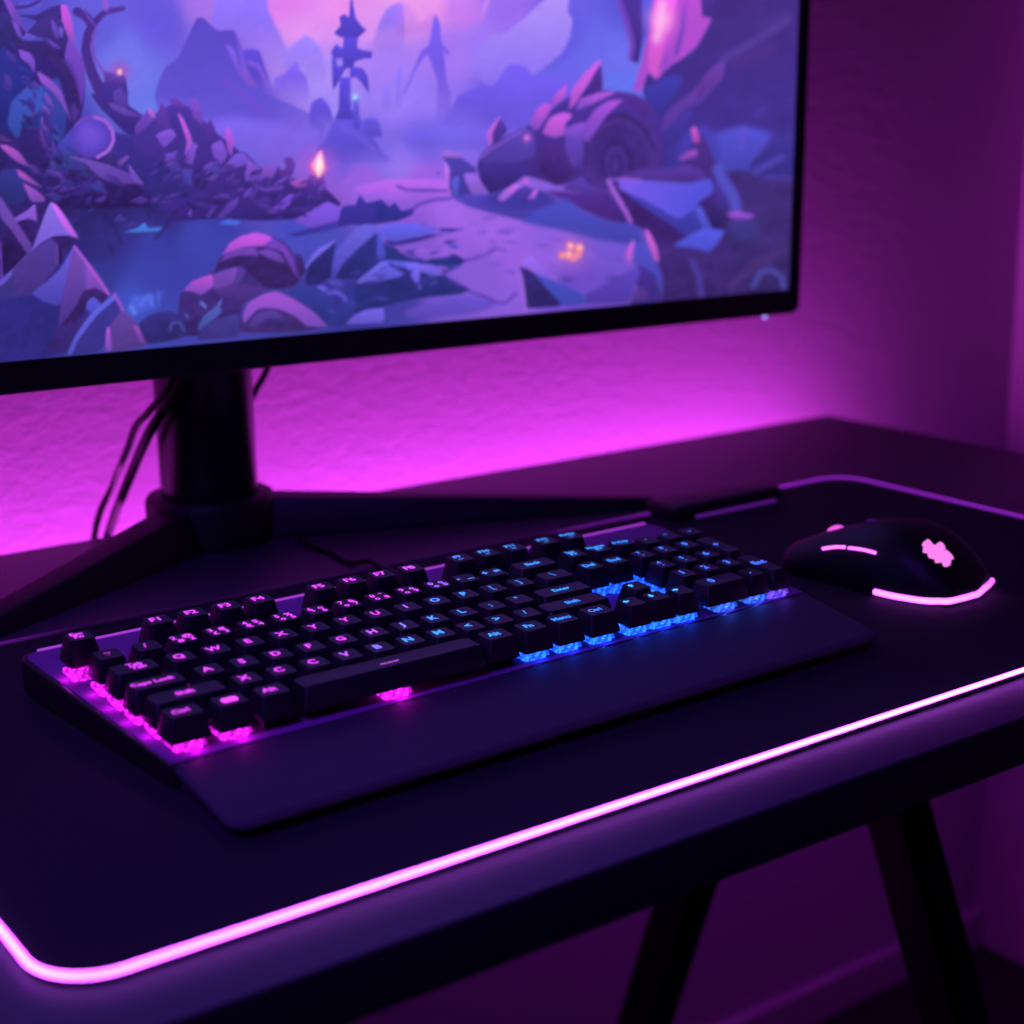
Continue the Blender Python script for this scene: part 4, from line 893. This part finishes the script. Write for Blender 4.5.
# ------------------------------------------------------------------ mouse
TT = [0, .03, .1, .25, .45, .65, .85, .95, 1.0]; WW = [0, .0185, .0275, .034, .034, .031, .031, .029, .024]
T2 = [0, .1, .25, .4, .55, .7, .9, 1.0]; HH = [.005, .020, .034, .0385, .036, .030, .020, .014]
def pch(x, Xs, Ys):
    Xs = np.array(Xs); Ys = np.array(Ys); dd = np.gradient(Ys, Xs)
    i = int(np.clip(np.searchsorted(Xs, x) - 1, 0, len(Xs) - 2)); h = Xs[i + 1] - Xs[i]; s = (x - Xs[i]) / h
    return float((2 * s**3 - 3 * s**2 + 1) * Ys[i] + (s**3 - 2 * s**2 + s) * h * dd[i] + (-2 * s**3 + 3 * s**2) * Ys[i + 1] + (s**3 - s**2) * h * dd[i + 1])
ML = 0.131
def msurf(t, ph, off=0.0):
    w = 1.1 * pch(t, TT, WW); h = 1.04 * pch(t, T2, HH); c = math.cos(ph); s = math.sin(ph)
    w = max(w, 0.0005)
    x = (w + off) * math.copysign(abs(c) ** .75, c); z = 0.0012 + (h + off) * abs(s) ** .7
    return Vector((x, (t - .5) * ML - (off if t < .08 else 0), z))
mo = empty('computer_mouse', (0.5105, 0.0135, PAD + 0.0002), math.atan2(0.024, 0.132))
tag(mo, 'black gaming mouse with pink lights around its tail and on its palm', 'mouse')
bm = bmesh.new()
ts = [0.004, .012, .022, .035, .05, .075, .1, .14, .18, .22, .27, .32, .38, .44, .5, .56, .62, .68, .74, .8, .85, .9, .94, .97, .99, 1.0]
NP = 32; rings = []
for t in ts:
    rings.append([bm.verts.new(msurf(t, math.pi * k / NP)) for k in range(NP + 1)])
for a, b_ in zip(rings, rings[1:]):
    for k in range(NP):
        bm.faces.new((a[k], a[k + 1], b_[k + 1], b_[k]))
    bm.faces.new((a[0], b_[0], b_[NP], a[NP]))
bm.faces.new(rings[0]); bm.faces.new(list(reversed(rings[-1])))
obj('shell', bm, M_mouse, mo, 50)
def mstrip(path, r, flat=1.0, off=0.0004):
    return tube_bm([msurf(t, p, off) for t, p in path], r, 8)
def pathi(P, k=6):
    return [(v.x, v.y) for v in spline([Vector((a, b, 0)) for a, b in P], k)]
def led2(name, core, k0, k1):
    m, n, l = nodes(name); b = n['Principled BSDF']; b.inputs['Base Color'].default_value = (.04, .02, .04, 1)
    b.inputs['Emission Color'].default_value = (*core, 1)
    lw = n.new('ShaderNodeLayerWeight'); lw.inputs['Blend'].default_value = 0.5
    fa = n.new('ShaderNodeMapRange'); fa.inputs['To Min'].default_value = k0; fa.inputs['To Max'].default_value = k1
    l.new(lw.outputs['Facing'], fa.inputs['Value']); l.new(fa.outputs['Result'], b.inputs['Emission Strength'])
    return m
M_tail = led2('white_pink_tail_light', (0.62, 0.08, 0.90), 7.5, 1.2)
M_pink = led2('pink_mouse_light', (0.74, 0.11, 0.85), 4.0, 1.0) if True else glow('pink_mouse_light', (255, 182, 244), 1.25, True, edge=(240, 110, 235))
obj('side_light', mstrip(pathi([(.742, 2.543), (.675, 2.52), (.612, 2.535)]), .0011), M_pink, mo, 180)
obj('side_light', mstrip(pathi([(.590, 2.551), (.502, 2.567), (.422, 2.598)]), .0011), M_pink, mo, 180)
tl = []
for t in (.40, .36, .32, .28, .24, .20, .16, .12, .09, .065, .045, .03, .018, .009, .004): tl.append((-1, t))
for t in (.009, .018, .03, .042): tl.append((1, t))
tp = []
for sg, t in tl:
    w_ = 1.1 * pch(t, TT, WW) + 0.0002
    tp.append(Vector((sg * w_, (t - .5) * ML - (0.0006 if t < .02 else 0), 0.0028 + (0.0012 * (1 - t / .12) if t < .12 else 0) + (0.0015 if sg > 0 else 0))))
obj('tail_light', tube_bm(spline(tp, 4), 0.0020, 10), M_tail, mo, 180)
lg = [(.235, 1.992), (.24, 1.827), (.222, 1.819), (.2, 1.874), (.202, 1.701), (.187, 1.638), (.165, 1.716), (.14, 1.669), (.12, 1.748), (.117, 1.898), (.11, 1.929), (.117, 2.055), (.135, 2.016), (.147, 2.134), (.18, 2.142), (.212, 2.118)]
# the emblem: a lobed splash on the palm, cut fine enough to follow the curve
lb = bmesh.new()
fan = pathi(lg + lg[:1], 3)[:-1]
fan = [(t + .007 * math.sin(i * 2.1), p + .05 * math.cos(i * 2.1)) for i, (t, p) in enumerate(fan)]
ct = (sum(p[0] for p in fan) / len(fan), sum(p[1] for p in fan) / len(fan))
prev = None
for fr in (1.0, 0.66, 0.33):
    ring = [lb.verts.new(msurf(ct[0] + (t - ct[0]) * fr, ct[1] + (p - ct[1]) * fr, 0.0004)) for t, p in fan]
    if prev:
        for i in range(len(ring)):
            lb.faces.new((prev[i], prev[(i + 1) % len(ring)], ring[(i + 1) % len(ring)], ring[i]))
    prev = ring
cv = lb.verts.new(msurf(*ct, 0.0004))
for i in range(len(prev)): lb.faces.new((prev[i], prev[(i + 1) % len(prev)], cv))
obj('emblem', lb, glow('emblem_glow', (250, 130, 238), 1.05, True), mo, None)
wl = bmesh.new()
bmesh.ops.create_cone(wl, cap_ends=True, segments=28, radius1=0.0085, radius2=0.0085, depth=0.006)
bmesh.ops.bevel(wl, geom=[e for e in wl.edges if len(e.link_faces) == 2 and abs(e.verts[0].co.z - e.verts[1].co.z) < 1e-6], offset=0.0012, segments=2, affect='EDGES')
wc = msurf(.80, math.pi / 2)
for v in wl.verts: v.co = Vector((v.co.z, v.co.x, v.co.y)) + Vector((0, wc.y, wc.z - 0.0066))
obj('scroll_wheel', wl, glow('wheel_glow', (245, 90, 235), 1.1, True), mo, 40)
obj('button_seam', tube_bm([msurf(t, math.pi / 2, 0.0001) for t in (.60, .65, .70)] , 0.0006, 6), M_case, mo, 180)
obj('mode_button', box_bm(-.003, .003, (.60 - .5) * ML - .005, (.60 - .5) * ML + .004, msurf(.6, math.pi / 2).z - .002, msurf(.6, math.pi / 2).z + .0010, .0006), mat('mode_button_plastic', (120, 60, 130), .4), mo, 40)

# ------------------------------------------------------------------ lights
def area(name, loc, target, sx, sy, col, power, spread=180):
    d = bpy.data.lights.new(name, 'AREA'); d.shape = 'RECTANGLE'; d.size = sx; d.size_y = sy
    d.color = col; d.energy = power; d.spread = math.radians(spread)
    o = bpy.data.objects.new(name, d); C.objects.link(o); o.location = loc
    dv = Vector(target) - Vector(loc)
    o.rotation_euler = dv.to_track_quat('-Z', 'Y').to_euler()
    return o
MAG = (0.80, 0.055, 1.0)
# the light strip stuck along the back of the desk
area('strip_light', (0.38, 0.474, DESK - 0.150), (0.38, 0.494, DESK + 0.05), 1.10, 0.014, (0.80, 0.052, 0.89), 8.2, 172)
area('strip_light_low', (0.55, 0.40, DESK - 0.045), (0.60, 0.52, DESK - 0.75), 1.2, 0.012, (0.62, 0.02, 1.0), 0.8)
# light of the screen, sent out from just before its face
area('screen_light', (0.21, PYF - 0.004, Z0 + 0.33), (0.21, PYF - 1.0, Z0 + 0.33), 1.0, 0.40, (0.26, 0.14, 1.0), 0.7)
# added cool fill from above, no real lamp; lifts pad, rest and desk
area('fill_light', (-0.85, -0.70, Z0 + 1.35), (-0.02, -0.17, Z0), 0.6, 0.6, (0.19, 0.055, 1.0), 1.75, 38)

w = bpy.data.worlds.new('dim_room'); bpy.context.scene.world = w; w.use_nodes = True
w.node_tree.nodes['Background'].inputs[0].default_value = (0.30, 0.06, 1.0, 1)
w.node_tree.nodes['Background'].inputs[1].default_value = 0.004
